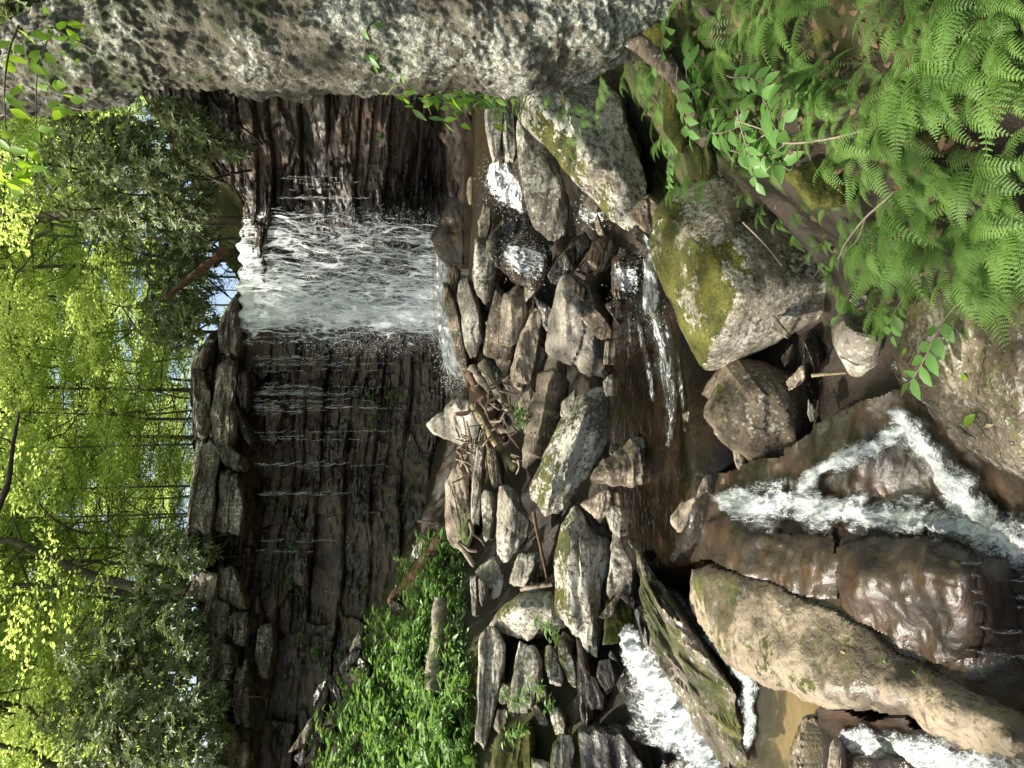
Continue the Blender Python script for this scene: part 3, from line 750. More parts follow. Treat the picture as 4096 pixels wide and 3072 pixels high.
rock("boulder", "white wedge of rock with one dark face and a mossy streak", 'F', [(1025,-120),(1110,-110),(1150,-30),(1235,130),(1180,190),(1075,372),(1040,367),(1005,310),(1018,120)], 9.0, 'lichen', group=PL, near=[(1110,0,.25),(1080,150,.25),(1190,130,.1)])
rock("boulder", "ribbed lichened wedge below the white wedge of rock", 'F', [(1140,298),(1180,296),(1262,300),(1270,350),(1190,512),(1130,522),(1078,500),(1090,420)], 8.7, 'lichen', group=PL, strata=1.4)
rock("boulder", "small stone with a mossy cap beside bleached sticks", 'F', [(872,420),(930,340),(990,318),(1042,390),(1062,480),(1042,582),(980,602),(940,500),(900,445)], 9.4, 'lichenmoss', group=RB)
rock("rock_slab", "thin pale plate on edge under the green bank", 'F', [(835,440),(872,440),(884,600),(872,712),(850,702)], 9.3, 'lichen', group=RB, th=0.4, cat="rock slab")
rock("rock_slab", "slim chipped plate next to the stone with the mossy cap", 'F', [(888,455),(930,488),(936,570),(912,642),(895,605)], 9.1, 'lichen', group=RB, th=0.4, cat="rock slab")
rock("boulder", "moss-and-lichen pointed boulder leaning on the great square block", 'F', [(948,760),(1000,690),(1100,590),(1240,528),(1350,528),(1372,600),(1402,720),(1442,770),(1300,792),(1230,852),(1150,852),(1090,802),(1000,792)], 8.0, 'lichenmoss', group=RB, near=[(1150,650,.3),(1300,640,.25),(1200,780,.2)], tilt=0.6)
rock("boulder", "great square lichen-speckled block with a thick moss edge", 'F', [(1380,200),(1400,90),(1500,-10),(1580,90),(1650,165),(1712,230),(1718,310),(1692,500),(1622,740),(1640,960),(1600,970),(1450,775),(1378,700),(1362,560),(1372,320)], 7.0, 'lichenmoss', group=RB, near=[(1460,180,.25),(1640,260,.22),(1600,640,.2),(1440,640,.25)], th=1.0, tilt=0.3)
rock("rock_slab", "tall pale-green lichened slab next to the great square block", 'F', [(1768,-10),(1850,-10),(1882,150),(1892,330),(1862,592),(1800,604),(1720,602),(1698,550),(1714,400),(1740,250),(1780,120)], 6.6, 'lichen', group=RB, cat="rock slab", th=0.7)
rock("boulder", "dark mossy stone dripping beside the left cascade", 'F', [(1700,600),(1840,605),(1872,650),(1862,780),(1762,872),(1680,872),(1690,720)], 6.6, 'mossfull', group=RB)
rock("rock_slab", "wet slanting slab at the head of the left cascade", 'F', [(1868,618),(1942,615),(1992,780),(2045,900),(2055,1050),(1990,1022),(1920,880),(1878,720)], 6.0, 'dark', group=RB, cat="rock slab", th=0.6)
rock("rock_slab", "long weathered slab splitting like old timber beside the left cascade", 'I', [(-232,330),(-190,322),(-140,430),(-60,600),(0,690),(70,740),(150,850),(220,960),(320,1110),(382,1180),(402,1350),(437,1480),(432,1640),(320,1720),(230,1500),(130,1330),(60,1130),(-20,950),(-127,780),(-190,580),(-202,510),(-225,400)], mat=rock_mat('split weathered slab', (0.07, 0.055, 0.04), (0.17, 0.145, 0.105), lichen=0.3, moss=0.45, wet=0.3, strata=1.0), lay=0.0, group=RB, cat="rock slab", th=0.5, strata=2.0, sdir=(0.95,-0.25,0.3), near=[(60,900,.18),(200,1150,.2),(330,1400,.2),(-100,560,.15)], rough=0.04)
# left column
rock("rock_slab", "broad layered slab topping the stack against the green bank", 'F', [(948,718),(1020,800),(1052,900),(1042,1050),(1000,1230),(970,1400),(920,1555),(870,1545),(868,1300),(885,1000),(895,860),(930,760)], 8.3, 'lichen', group=RB, cat="rock slab", strata=1.5, th=0.9)
rock("rock_slab", "dark slab with a bright white lichen splash", 'F', [(1150,848),(1240,880),(1292,950),(1292,1100),(1260,1230),(1210,1312),(1140,1352),(1092,1340),(1085,1250),(1110,1080),(1130,950)], 7.9, 'lichen', group=RB, cat="rock slab", th=0.8)
rock("boulder", "mossy oblong stone under the pointed boulder", 'F', [(1308,900),(1342,878),(1402,960),(1422,1080),(1417,1142),(1340,1132),(1322,1040)], 7.6, 'lichenmoss', group=RB)
rock("boulder", "long mossy stone leaning over the brown wet ledge", 'F', [(1378,800),(1430,850),(1502,1000),(1522,1090),(1507,1152),(1460,1122),(1410,980),(1388,880)], 7.4, 'lichenmoss', group=RB)
rock("boulder", "fist-sized mossy stone wedged beside the white lichen splash", 'F', [(1258,1150),(1312,1148),(1335,1250),(1312,1322),(1248,1292)], 7.7, 'moss', group=RB)
rock("boulder", "small tilted stone below the white lichen splash", 'F', [(1215,1270),(1260,1255),(1345,1370),(1335,1402),(1270,1385)], 7.6, 'brown', group=RB)
rock("boulder", "knuckle of mossy rock over the brown wet ledge", 'F', [(1348,1290),(1400,1275),(1442,1350),(1440,1440),(1380,1455),(1352,1370)], 7.4, 'lichenmoss', group=RB)
rock("boulder", "yellow moss-covered boulder at the frame's edge below the green bank", 'F', [(985,1500),(1050,1400),(1120,1368),(1212,1400),(1232,1500),(1240,1659),(1230,1960),(960,1960)], 7.5, 'mossfull', group=RB, tilt=0.5)
rock("boulder", "little dark stone in the gap beside the layered slab", 'F', [(1018,1180),(1050,1125),(1085,1140),(1090,1240),(1030,1255)], 8.1, 'moss', group=RB)
rock("boulder", "dark stone between the layered slab and the yellow moss boulder", 'F', [(985,1400),(1010,1290),(1070,1285),(1075,1360),(1020,1450)], 8.0, 'brown', group=RB)
rock("boulder", "mossy rock with pale spots beside the yellow moss boulder", 'F', [(1360,1500),(1400,1440),(1480,1450),(1500,1560),(1470,1720),(1340,1720)], 7.1, 'lichenmoss', group=RB)
rock("rock_slab", "wet rusty ledge above the left cascade", 'F', [(1508,850),(1560,860),(1600,960),(1640,1100),(1690,1240),(1620,1345),(1560,1400),(1530,1300),(1520,1000)], 7.0, 'wet', group=RB, cat="rock slab", th=0.8)
rock("boulder", "brown wet cube of rock at the left cascade's edge", 'F', [(1650,985),(1722,968),(1768,1160),(1700,1192),(1638,1090)], 6.5, 'wet', group=RB)
rock("boulder", "wet brown stone under the rusty ledge", 'F', [(1560,1060),(1625,1080),(1700,1220),(1690,1290),(1600,1300),(1565,1180)], 6.6, 'wet', group=RB)
rock("boulder", "dark bedrock hump at the frame's edge beside the left cascade", 'F', [(1535,1400),(1700,1395),(1800,1420),(1850,1560),(1960,1659),(1990,1960),(1530,1960)], 6.1, 'dark', group=RB, th=1.2, strata=1.2)
rock("boulder", "black wet stone at the frame's edge under the left cascade", 'I', [(-30,1620),(60,1578),(150,1580),(190,1659),(190,1760),(-40,1760)], 5.0, 'wet', group=RB)
rock("rock_slab", "dark slab under the bank at the frame's edge", 'F', [(1225,1590),(1340,1640),(1360,1940),(1230,1940)], 7.2, 'lichenmoss', group=RB, cat="rock slab")
# middle ground right
rock("boulder", "dark wet stone under the grey triangular boulder", 'E', [(1690,350),(1750,298),(1900,340),(1902,420),(1870,640),(1830,560),(1760,460)], 6.1, 'wet', group=PL)
rock("boulder", "black block behind the thin curtain of the white cascade", 'E', [(1735,60),(1800,20),(1925,30),(1925,300),(1740,300)], 5.9, 'wet', group=PL, th=0.9, tilt=0.1)
rock("boulder", "dark mossy block between the leaning slab and the moss boulder", 'D', [(1838,1360),(1900,1290),(1962,1238),(2060,1280),(2010,1450),(1962,1482),(1850,1392)], 4.9, 'brown', group=PL)
rock("boulder", "great boulder with yellow-green moss and a bare pale nose above the lower pool", 'T', [(1406,520),(1415,455),(1445,405),(1550,385),(1700,430),(1800,510),(1872,590),(1857,630),(1800,665),(1733,715),(1690,722),(1640,760),(1555,800),(1525,806),(1500,770),(1480,700),(1440,640),(1414,580)], 3.75, 'moss', group=FG, th=1.4, tilt=0.55, near=[(1520,540,.35),(1600,640,.42),(1540,740,.28),(1700,620,.3),(1470,560,.15)], p=60, rough=0.022, strata=0.4)
rock("boulder", "large brown angular block with cracked faces in the stream's middle", 'H', [(160,1050),(215,890),(330,715),(470,668),(640,740),(922,832),(917,960),(890,1050),(840,1250),(845,1430),(830,1495),(650,1505),(540,1455),(440,1325),(250,1185),(172,1105)], 4.05, 'brown', group=FG, near=[(320,940,.22),(360,1150,.25),(640,910,.36),(560,1380,.16),(760,1150,.34)], th=1.0, p=34, rough=0.02, tilt=0.3)
rock("boulder", "olive-grey slab tucked behind the large brown block", 'H', [(48,1040),(150,900),(280,770),(345,720),(360,900),(300,1100),(310,1225),(240,1292),(160,1302),(140,1200),(80,1085)], 4.55, 'brown', group=FG)
rock("boulder", "smooth rounded boulder with a moss smear by the pool's outflow", 'H', [(250,1272),(330,1330),(422,1400),(390,1485),(300,1565),(230,1605),(150,1725),(60,1795),(0,1775),(-25,1700),(30,1620),(100,1480),(170,1360)], 4.55, 'tan', group=FG, p=14, near=[(220,1420,.2),(120,1600,.22),(320,1430,.1)])
rock("boulder", "wet grey rounded boulder beyond the big tan rock", 'F', [(2040,168),(2110,230),(2190,330),(2265,430),(2245,560),(2215,682),(2110,652),(2060,592),(2025,420),(2020,300)], 5.2, 'smooth', group=FG, p=14)
rock("boulder", "smooth grey boulder in front of the dark gap under the ferns", 'H', [(995,450),(1060,400),(1190,398),(1230,430),(1360,430),(1420,400),(1427,550),(1390,655),(1312,762),(1182,822),(1130,802),(1070,662),(1000,592),(983,510)], 3.4, 'grey', group=FG, p=16, near=[(1120,520,.25),(1300,560,.25),(1200,720,.12)], strata=0.2)
rock("boulder", "tan boulder with swirled grain under the fern fronds", 'H', [(1148,345),(1200,270),(1330,205),(1410,255),(1470,380),(1330,428),(1220,422),(1168,400)], 3.35, 'tan', group=FG, strata=1.2, p=16)
rock("boulder", "small dark stone beside the swirled tan boulder", 'H', [(1095,365),(1150,338),(1192,400),(1150,412),(1100,395)], 3.5, 'dark', group=FG)
rock("rock_slab", "dark leaning plate below the smooth grey boulder", 'H', [(975,1095),(1040,1010),(1180,912),(1345,845),(1345,880),(1310,925),(1200,1012),(1050,1115),(1005,1135)], 3.45, 'dark', group=FG, th=0.25, cat="rock slab")
rock("rock_slab", "short brown plate wedged under the smooth grey boulder", 'H', [(1100,905),(1150,830),(1310,755),(1335,800),(1200,905),(1140,950)], 3.55, 'dark', group=FG, th=0.3, cat="rock slab")
rock("rock_slab", "shining wet slab below the dark leaning plate", 'H', [(850,1390),(870,1320),(920,1235),(1000,1130),(1150,1068),(1255,1080),(1280,1180),(1200,1235),(1090,1295),(1010,1345),(940,1420)], 3.55, 'wet', group=FG, th=0.5, cat="rock slab", tilt=0.9)
rock("boulder", "dark triangular rock splitting the white rapids", 'H', [(1075,1600),(1170,1470),(1300,1385),(1400,1335),(1530,1365),(1640,1445),(1705,1520),(1760,1600),(1600,1612),(1400,1600),(1200,1605)], 3.0, 'wet', group=FG, th=0.5, near=[(1450,1420,.12),(1300,1500,.12)], tilt=0.7)
rock("boulder", "wet ledge under the trickle between the block and the leaning plate", 'H', [(800,560),(860,520),(980,580),(1070,680),(1090,790),(1000,850),(1030,1000),(980,1090),(900,1060),(910,830),(800,760)], 3.85, 'wet', group=FG, th=0.5)
# --- foreground
rock("boulder", "upright brown post of rock beside the amber pool", 'I', [(795,1325),(880,1308),(950,1400),(972,1470),(985,1980),(725,1980),(758,1550),(780,1420)], 3.35, 'brown', group=FG, th=0.5, strata=1.2, sdir=(1,0,0.1))
rock("boulder", "small rounded stone beside the brown post of rock", 'I', [(985,1530),(1020,1468),(1057,1500),(1065,1800),(968,1800)], 3.1, 'tan', group=FG, th=0.3)
rock("boulder", "rusty red stone in the glaring rapids at the frame's edge", 'I', [(1140,1610),(1350,1572),(1660,1640),(1720,2000),(1120,2000)], 2.75, 'wet', group=FG, th=0.4)

# --- ledge stones on the rim of the cliff
CAPS = [('B', [(1208,750),(1240,640),(1300,578),(1352,568),(1332,620),(1310,690),(1290,748),(1250,752)]),
 ('B', [(1205,760),(1285,755),(1322,900),(1335,1100),(1300,1192),(1250,1192),(1230,1100),(1215,900)]),
 ('B', [(1368,530),(1400,400),(1470,300),(1497,290),(1502,500),(1495,650),(1440,685),(1388,640)]),
 ('B', [(1340,950),(1378,705),(1440,690),(1502,750),(1512,1000),(1490,1100),(1500,1200),(1440,1255),(1350,1232),(1338,1050)]),
 ('B', [(1350,1245),(1440,1210),(1532,1300),(1552,1400),(1480,1405),(1390,1335)]),
 ('B', [(1250,1200),(1340,1240),(1382,1330),(1362,1500),(1340,1659),(1330,1790),(1175,1790),(1190,1600),(1210,1350)]),
 ('B', [(1400,1400),(1500,1408),(1532,1600),(1522,1790),(1350,1790),(1380,1500)]),
 ('C', [(1380,380),(1482,370),(1522,500),(1562,655),(1480,655),(1400,640),(1368,540)]),
 ('C', [(1478,665),(1562,668),(1572,760),(1552,900),(1470,865),(1468,740)]),
 ('C', [(1490,1030),(1562,1000),(1582,1100),(1572,1400),(1480,1352),(1478,1150)]),
 ('C', [(1230,420),(1290,408),(1392,430),(1372,560),(1310,602),(1200,560)]),
 ('C', [(1300,850),(1400,838),(1472,900),(1472,1100),(1330,1182),(1230,1202),(1300,1000)]),
 ('C', [(1620,768),(1682,778),(1722,758),(1742,830),(1722,1000),(1692,1105),(1640,1072),(1612,1000)]),
 ('C', [(1380,1400),(1500,1400),(1560,1500),(1560,1760),(1400,1760)]),
 ('C', [(1300,580),(1370,545),(1480,665),(1470,850),(1310,840),(1290,700)]),
 ('B', [(1505,1045),(1530,1050),(1588,1210),(1580,1240),(1550,1190),(1515,1110)]),
 ('B', [(1500,780),(1560,785),(1570,900),(1560,1000),(1515,1000),(1505,900)]),
 ('B', [(1660,960),(1740,940),(1800,1000),(1740,1250),(1700,1200),(1690,1050)]),
 ('C', [(1610,580),(1632,575),(1640,690),(1615,690)]),
]
for i, (v, pts) in enumerate(CAPS):
    rock("ledge_stone", None, v, pts, mat='cap' if i not in (17, 16) else 'cliff', cliff_off=0.55 if i not in (12, 15, 17, 18) else 0.25, th=1.0, bulge=0.35, strata=1.3, parent=cliff, rough=0.05, p=60, seed=300 + i, sdir=(0.05, 0.1, 1.0))
# ------------------------------------------------------------------ near bedrock: one weathered surface the rapids run over, broken into slabs
RH = [(1524,1246,.24),(1610,1304,.26),(1695,1365,.27),(1798,1434,.26),(1934,1485,.24),(2071,1553,.22),(2200,1590,.2),
      (1495,1225,.10),(1540,1205,.12),(1603,1235,.17),(1715,1285,.18),(1815,1325,.16),(1934,1405,.15),(2105,1492,.13),(2212,1550,.1),
      (1480,1300,.0),(1503,1350,.12),(1558,1425,.2),(1647,1487,.28),(1746,1518,.26),(1832,1540,.16),(1969,1550,.16),(2122,1640,.02),(2212,1690,0),
      (1951,1263,.20),(1883,1246,.19),(2037,1314,.19),(1850,1290,.17),(1798,1256,.13),(1815,1177,.10),(2003,1155,.12),(2110,1229,.16),(2125,1340,.12),(2191,1263,-.12),(2200,1400,-.08),
      (1842,1340,.13),(1969,1428,.12),(2105,1475,.09),(1610,1177,.12),(1712,1205,.15),(1558,1143,.05),(1500,1180,-.1),
      (1600,1090,-.06),(1740,1100,-.06),(1850,1120,-.05),(1960,1125,-.03),(2080,1145,-.02),(2212,1220,-.15),(1750,1010,0),(1850,1000,.02),(1900,900,-.02),(1800,900,0),(1700,1000,-.05),
      (1969,711,.14),(2071,745,.20),(2174,796,.22),(2037,848,.15),(2140,882,.17),(1934,813,.06),(2037,933,.06),(2140,984,.08),(2230,1040,.08),(1990,900,.04),(2230,700,.24),(1950,640,.14),
      (1900,1600,-.1),(2000,1690,-.1),(1800,1620,-.15),(1700,1600,-.3),(1600,1560,-.3),(2230,1120,-.02),(2080,1020,-.02)]
relief_tps = TPS(np.array([(a / 100.0, b / 100.0) for a, b, c in RH]), np.array([c for a, b, c in RH]), 0.05)
def relief_d(T_):
    T_ = np.atleast_2d(np.array(T_, float))
    d0 = np.interp(T_[:, 0] * S, DV, DD)
    return d0 - relief_tps(T_ / 100.0)
def un_many(px_, py_, d):
    v = FW[None] + UP[None] * ((512 - px_) / FPX)[:, None] + RT[None] * ((384 - py_) / FPX)[:, None]
    v = v * (d / v[:, 1])[:, None]
    v[:, 2] += EYE
    return v
def relief_world(T_, lift=0.0):
    """world points of the weathered bedrock surface seen at the given picture points"""
    d = relief_d(T_)
    P = un_many(T_[:, 0] * S, T_[:, 1] * S, d)
    # bedding: ledges that step along one dipping set of layers, worn smooth, and fine pitting
    s = P @ np.array([0.45, -0.30, 0.84])
    q = P * np.array([1.4, 1.4, 1.4])
    k = s / 0.085 + 0.9 * fbm(q, 2, 501)
    st = k - np.floor(k)
    ledge = np.floor(k) - k + 0.5 + np.clip((st - 0.82) / 0.18, 0, 1)
    w = np.clip(0.5 + fbm(q * 0.9 + 3, 2, 505), 0, 1)
    z = 0.020 * fbm(P * 2.6, 4, 511) + 0.012 * fbm(P * np.array([3, 9, 14]) @ np.array([[0.8, 0.5, 0.3], [-0.5, 0.86, 0], [-0.3, 0, 0.95]]), 3, 512) + 0.010 * fbm(P * np.array([9, 9, 9]), 3, 515) - 0.02 * np.clip(ridge(P * np.array([3.2, 2.2, 3]), 2, 521) - 1.05, 0, 1)
    P[:, 2] += z + lift
    return P
def in_poly(T_, poly):
    x, y = T_[:, 0], T_[:, 1]; c = np.zeros(len(T_), bool); j = len(poly) - 1
    for i in range(len(poly)):
        xi, yi = poly[i]; xj, yj = poly[j]
        if yi != yj:
            c ^= ((yi > y) != (yj > y)) & (x < (xj - xi) * (y - yi) / (yj - yi) + xi)
        j = i
    return c
def bedrock(label, poly, mat, step=4.0, thick=0.3, cat="bedrock", group="bedrock the rapids run over", name="bedrock_slab", rise=0.0, jag=8.0, seed=0):
    """one slab of that surface, with its own broken edge and thickness"""
    poly = np.array(poly, float)
    a0, b0 = poly.min(0) - 10; a1, b1 = poly.max(0) + 10
    na, nb = int((a1 - a0) / step) + 1, int((b1 - b0) / step) + 1
    A, B = np.meshgrid(np.linspace(a0, a1, na), np.linspace(b0, b1, nb), indexing='ij')
    T_ = np.stack([A.ravel(), B.ravel()], 1)
    n3 = np.column_stack([T_ / 45.0, np.zeros(len(T_))])
    Tj = T_ + jag * np.stack([fbm(n3, 3, 531 + seed), fbm(n3 + 9.1, 3, 537 + seed)], 1)
    ins = in_poly(Tj, poly)
    P = relief_world(T_, 0.0)
    # rounded rim: fall away towards the slab's edge
    g = ins.reshape(na, nb).astype(float); dist = np.zeros_like(g); cur = g.copy()
    for k in range(7):
        dist += cur
        e = cur.copy()
        e[1:] *= cur[:-1]; e[:-1] *= cur[1:]; e[:, 1:] *= cur[:, :-1]; e[:, :-1] *= cur[:, 1:]
        cur = e
    dist = dist.ravel() / 7.0
    P[:, 2] += rise * np.sqrt(np.clip(dist, 0, 1)) - 0.012 * (1 - np.clip(dist, 0, 1)) ** 2
    F = grid_faces(na, nb)
    F = F[ins[F].all(1)]
    used = np.unique(F); mp = -np.ones(len(P), int); mp[used] = np.arange(len(used)); F = mp[F]; V = P[used]
    # skirt
    E = np.concatenate([F[:, [0, 1]], F[:, [1, 2]], F[:, [2, 3]], F[:, [3, 0]]]); key = np.sort(E, 1)
    u, idx, cnt_ = np.unique(key, axis=0, return_index=True, return_counts=True)
    be = E[idx[cnt_ == 1]]
    bv = np.unique(be); m2 = -np.ones(len(V), int); m2[bv] = len(V) + np.arange(len(bv))
    low = V[bv] + np.array([0, 0.12, -thick])
    V2 = np.vstack([V, low]); SK = np.stack([be[:, 1], be[:, 0], m2[be[:, 0]], m2[be[:, 1]]], 1)
    me = mesh_np(name, V2, np.vstack([F, SK])[:, ::-1])
    me.set_sharp_from_angle(angle=math.radians(50))
    return link(name, me, mat if not isinstance(mat, str) else M[mat], None, label, cat, group)
M['bedtan'] = rock_mat('dry worn bedrock', (0.20, 0.155, 0.105), (0.29, 0.235, 0.165), lichen=0.08, moss=0.3, wet=0.42, strata=0.35, spots=0.25, sc=1.3, tone=0.1, wetr=0.3)
M['bedwet'] = rock_mat('bedrock under a film of water', (0.05, 0.037, 0.028), (0.115, 0.085, 0.062), wet=1.4, strata=0.6, rough=0.45, rust=0.4, wetr=0.2, bstr=0.6, sc=2.6, crack=False, tone=0.1)
M['bedshelf'] = rock_mat('streaked shelf', (0.12, 0.09, 0.062), (0.23, 0.185, 0.13), lichen=0.35, moss=0.3, wet=0.62, strata=1.0, sc=1.6, tone=0.1, wetr=0.25)
bedrock("large dry tan bedrock slab with a moss scar, lying along the rapids", [(1488,1255),(1498,1228),(1525,1212),(1603,1238),(1730,1290),(1815,1328),(1860,1350),(1934,1408),(2105,1494),(2290,1590),(2290,1690),(2122,1634),(2040,1600),(1969,1545),(1832,1536),(1746,1514),(1647,1480),(1600,1455),(1558,1420),(1525,1375),(1503,1346),(1492,1300)], 'bedtan', rise=0.035, thick=0.5, jag=5.0)
bedrock("wet brown bedrock sheet between the rounded boulder and the tan slab", [(1480,1215),(1510,1130),(1560,1105),(1620,1135),(1720,1150),(1800,1150),(1815,1230),(1800,1300),(1720,1290),(1600,1240),(1525,1210)], 'bedwet', rise=0.012, seed=3, jag=5.0)
bedrock("big shining wet hump of dark bedrock beside the white torrent", [(1796,1256),(1810,1175),(1880,1150),(2003,1150),(2100,1190),(2130,1250),(2128,1370),(2110,1420),(2020,1435),(1934,1400),(1860,1348),(1806,1310)], 'bedwet', rise=0.018, seed=5, jag=5.0)
bedrock("low wet bedrock round the shining hump, under the torrent", [(1540,1020),(1700,960),(1800,880),(1920,840),(2060,920),(2290,1010),(2290,1620),(2100,1500),(1930,1415),(1800,1330),(1700,1290),(1560,1200),(1500,1190),(1520,1090)], 'bedwet', thick=0.4, rise=-0.03, seed=7)
bedrock("broad tan and brown streaked shelf sloping from the ferns into the rapids", [(1915,800),(1935,730),(1960,650),(2050,600),(2290,620),(2290,1075),(2180,1030),(2100,985),(2035,935),(2000,880),(1950,850)], 'bedshelf', rise=0.02, thick=0.5, seed=9)
bedrock("wet reddish bedrock below the tan slab at the frame's edge", [(1760,1525),(1832,1545),(1969,1555),(2050,1610),(2130,1645),(2290,1690),(2290,1760),(1780,1760),(1740,1650)], 'bedwet', rise=-0.02, seed=11)

# ------------------------------------------------------------------ white water that hugs the rock
def film_mat(name, gain=0.8, sc=2.4, fy=0.55, soft=0.2):
    N = NT(name)
    uvn = N.new("ShaderNodeUVMap").outputs[0]
    at_ = N.new("ShaderNodeAttribute"); at_.attribute_name = "foam"; a = at_.outputs["Fac"]
    v = N.mapped((1, fy, 1), src=uvn)
    wp = N.new("ShaderNodeTexNoise"); N.l.new(v, wp.inputs["Vector"]); wp.inputs["Scale"].default_value = sc * 0.7; wp.inputs["Detail"].default_value = 3
    wv = N.new("ShaderNodeVectorMath", operation='MULTIPLY_ADD'); N.l.new(wp.outputs["Color"], wv.inputs[0]); wv.inputs[1].default_value = (0.7, 0.7, 0.3); N.l.new(v, wv.inputs[2])
    P = wv.outputs[0]
    n1 = N.noise(sc, 8, 0.72, vec=P); n2 = N.noise(sc * 5.5, 4, 0.7, vec=P)
    ed = N.step(N.voro(sc * 1.7, 'DISTANCE_TO_EDGE', vec=P), 0.12, 0.0)
    b = N.math('ADD', N.math('ADD', N.math('MULTIPLY', n1, 0.8), N.math('MULTIPLY', n2, 0.35)), N.math('MULTIPLY', ed, 0.10))
    f = N.step(N.math('ADD', b, N.math('MULTIPLY', a, 0.62 * gain)), 0.93 - soft, 0.93 + soft)
    f = N.math('MULTIPLY', f, N.step(a, 0.0, 0.12))
    cool = N.mix(N.step(N.math('ADD', N.math('MULTIPLY', n1, 0.6), N.math('MULTIPLY', n2, 0.5)), 0.4, 0.68), (0.34, 0.39, 0.40), (0.80, 0.83, 0.83))
    N.put(N.bsdf.inputs["Base Color"], cool); N.bsdf.inputs["Roughness"].default_value = 0.45
    bm_ = N.bump(N.math('ADD', n1, N.math('MULTIPLY', n2, 0.7)), 0.9, 0.03); N.put(N.bsdf.inputs["Normal"], bm_)
    tp = N.new("ShaderNodeBsdfTransparent"); N.put(tp.inputs["Color"], (0.9, 0.87, 0.82))
    clr = N.new("ShaderNodeBsdfTransparent")
    gl = N.new("ShaderNodeBsdfGlossy"); gl.inputs["Roughness"].default_value = 0.12; N.l.new(bm_, gl.inputs["Normal"])
    fr = N.new("ShaderNodeFresnel"); fr.inputs["IOR"].default_value = 1.33; N.l.new(bm_, fr.inputs["Normal"])
    m0 = N.new("ShaderNodeMixShader"); N.l.new(fr.outputs[0], m0.inputs[0]); N.l.new(tp.outputs[0], m0.inputs[1]); N.l.new(gl.outputs[0], m0.inputs[2])
    m1 = N.new("ShaderNodeMixShader"); N.put(m1.inputs[0], N.step(a, 0.05, 0.35)); N.l.new(clr.outputs[0], m1.inputs[1]); N.l.new(m0.outputs[0], m1.inputs[2])
    m2 = N.new("ShaderNodeMixShader"); N.put(m2.inputs[0], f); N.l.new(m1.outputs[0], m2.inputs[1]); N.l.new(N.bsdf.outputs[0], m2.inputs[2])
    N.l.new(m2.outputs[0], N.out.inputs[0])
    return N.m
M['film'] = film_mat('white water over rock')
M['filmthin'] = film_mat('thin streaky water over rock', 0.45, 3.6, 0.22, 0.14)
def film(name, label, streams, mat='film', depth=None, step=3.5, lump=0.05, cat="rapids", group="white water of the stream", lift=0.015):
    """streams: lists of (T x, T y, half width in T pixels) along the flow"""
    segs = []
    for st in streams:
        st = np.array(st, float); q = smooth_path(st, 40)
        L = np.concatenate([[0], np.cumsum(np.linalg.norm(np.diff(q[:, :2], axis=0), axis=1))])
        segs.append((q, L))
    allp = np.vstack([q for q, L in segs]); mw = allp[:, 2].max() * 1.3
    a0, b0 = allp[:, :2].min(0) - mw; a1, b1 = allp[:, :2].max(0) + mw
    a1 = min(a1, 2320); b1 = min(b1, 1760)
    na, nb = int((a1 - a0) / step) + 1, int((b1 - b0) / step) + 1
    A, B = np.meshgrid(np.linspace(a0, a1, na), np.linspace(b0, b1, nb), indexing='ij')
    T_ = np.stack([A.ravel(), B.ravel()], 1)
    n3 = np.column_stack([T_ / 38.0, np.zeros(len(T_))])
    foam = np.zeros(len(T_)); UV = np.zeros((len(T_), 2))
    for si, (q, L) in enumerate(segs):
        Dm = np.linalg.norm(T_[:, None, :] - q[None, :, :2], axis=2)
        j = Dm.argmin(1); dm = Dm[np.arange(len(T_)), j]
        tg = np.gradient(q[:, :2], axis=0); tg /= np.linalg.norm(tg, axis=1)[:, None] + 1e-9
        rel = T_ - q[j, :2]; cr = rel[:, 0] * -tg[j, 1] + rel[:, 1] * tg[j, 0]; al = (rel * tg[j]).sum(1)
        w = q[j, 2] * (1 + 0.45 * fbm(n3 + si * 5, 3, 701))
        f = np.clip(1.15 - dm / np.maximum(w, 2), 0, 1)
        better = f > foam
        foam = np.where(better, f, foam)
        UV[better] = np.stack([cr / 32.0 + si * 9, (L[j] + al) / 32.0], 1)[better]
    if depth is None:
        P = relief_world(T_)
    else:
        P = un_many(T_[:, 0] * S, T_[:, 1] * S, np.array([depth(t) for t in T_]))
    fl = np.clip(0.5 + 0.6 * fbm(P * 11, 4, 711) + 0.35 * ridge(P * 20, 2, 713) - 0.3, 0, 1.6)
    P[:, 2] += lift + lump * foam * fl; P[:, 1] -= 0.5 * lump * foam * fl + 0.5 * lift
    F = grid_faces(na, nb); F = F[(foam[F] > 0.0).all(1)]
    used = np.unique(F); mp = -np.ones(len(P), int); mp[used] = np.arange(len(used))
    me = mesh_np(name, P[used], mp[F][:, ::-1]); add_uv(me, UV[used])
    at_ = me.attributes.new("foam", 'FLOAT', 'POINT'); at_.data.foreach_set("value", foam[used].astype(np.float32))
    return link(name, me, M[mat], None, label, cat, group)
film("rapids", "broad white torrent with a forked head, pouring past the shining wet hump", [
    [(1560,1075,18),(1590,1085,42),(1640,1090,50),(1740,1090,48),(1850,1108,44),(1960,1115,42),(2080,1135,50),(2170,1165,62),(2290,1225,75)],
    [(1735,1062,16),(1780,1015,26),(1840,985,30),(1900,955,30),(1950,925,30)],
    [(1925,890,16),(1950,915,34),(1995,960,40),(2040,1020,42),(2090,1085,44),(2140,1140,46)]])
film("rapids", "glaring sunlit rapids at the frame's edge below the tan slab", [[(1830,1590,20),(1870,1605,45),(1960,1620,60),(2060,1645,60),(2160,1675,60),(2290,1720,60)]])
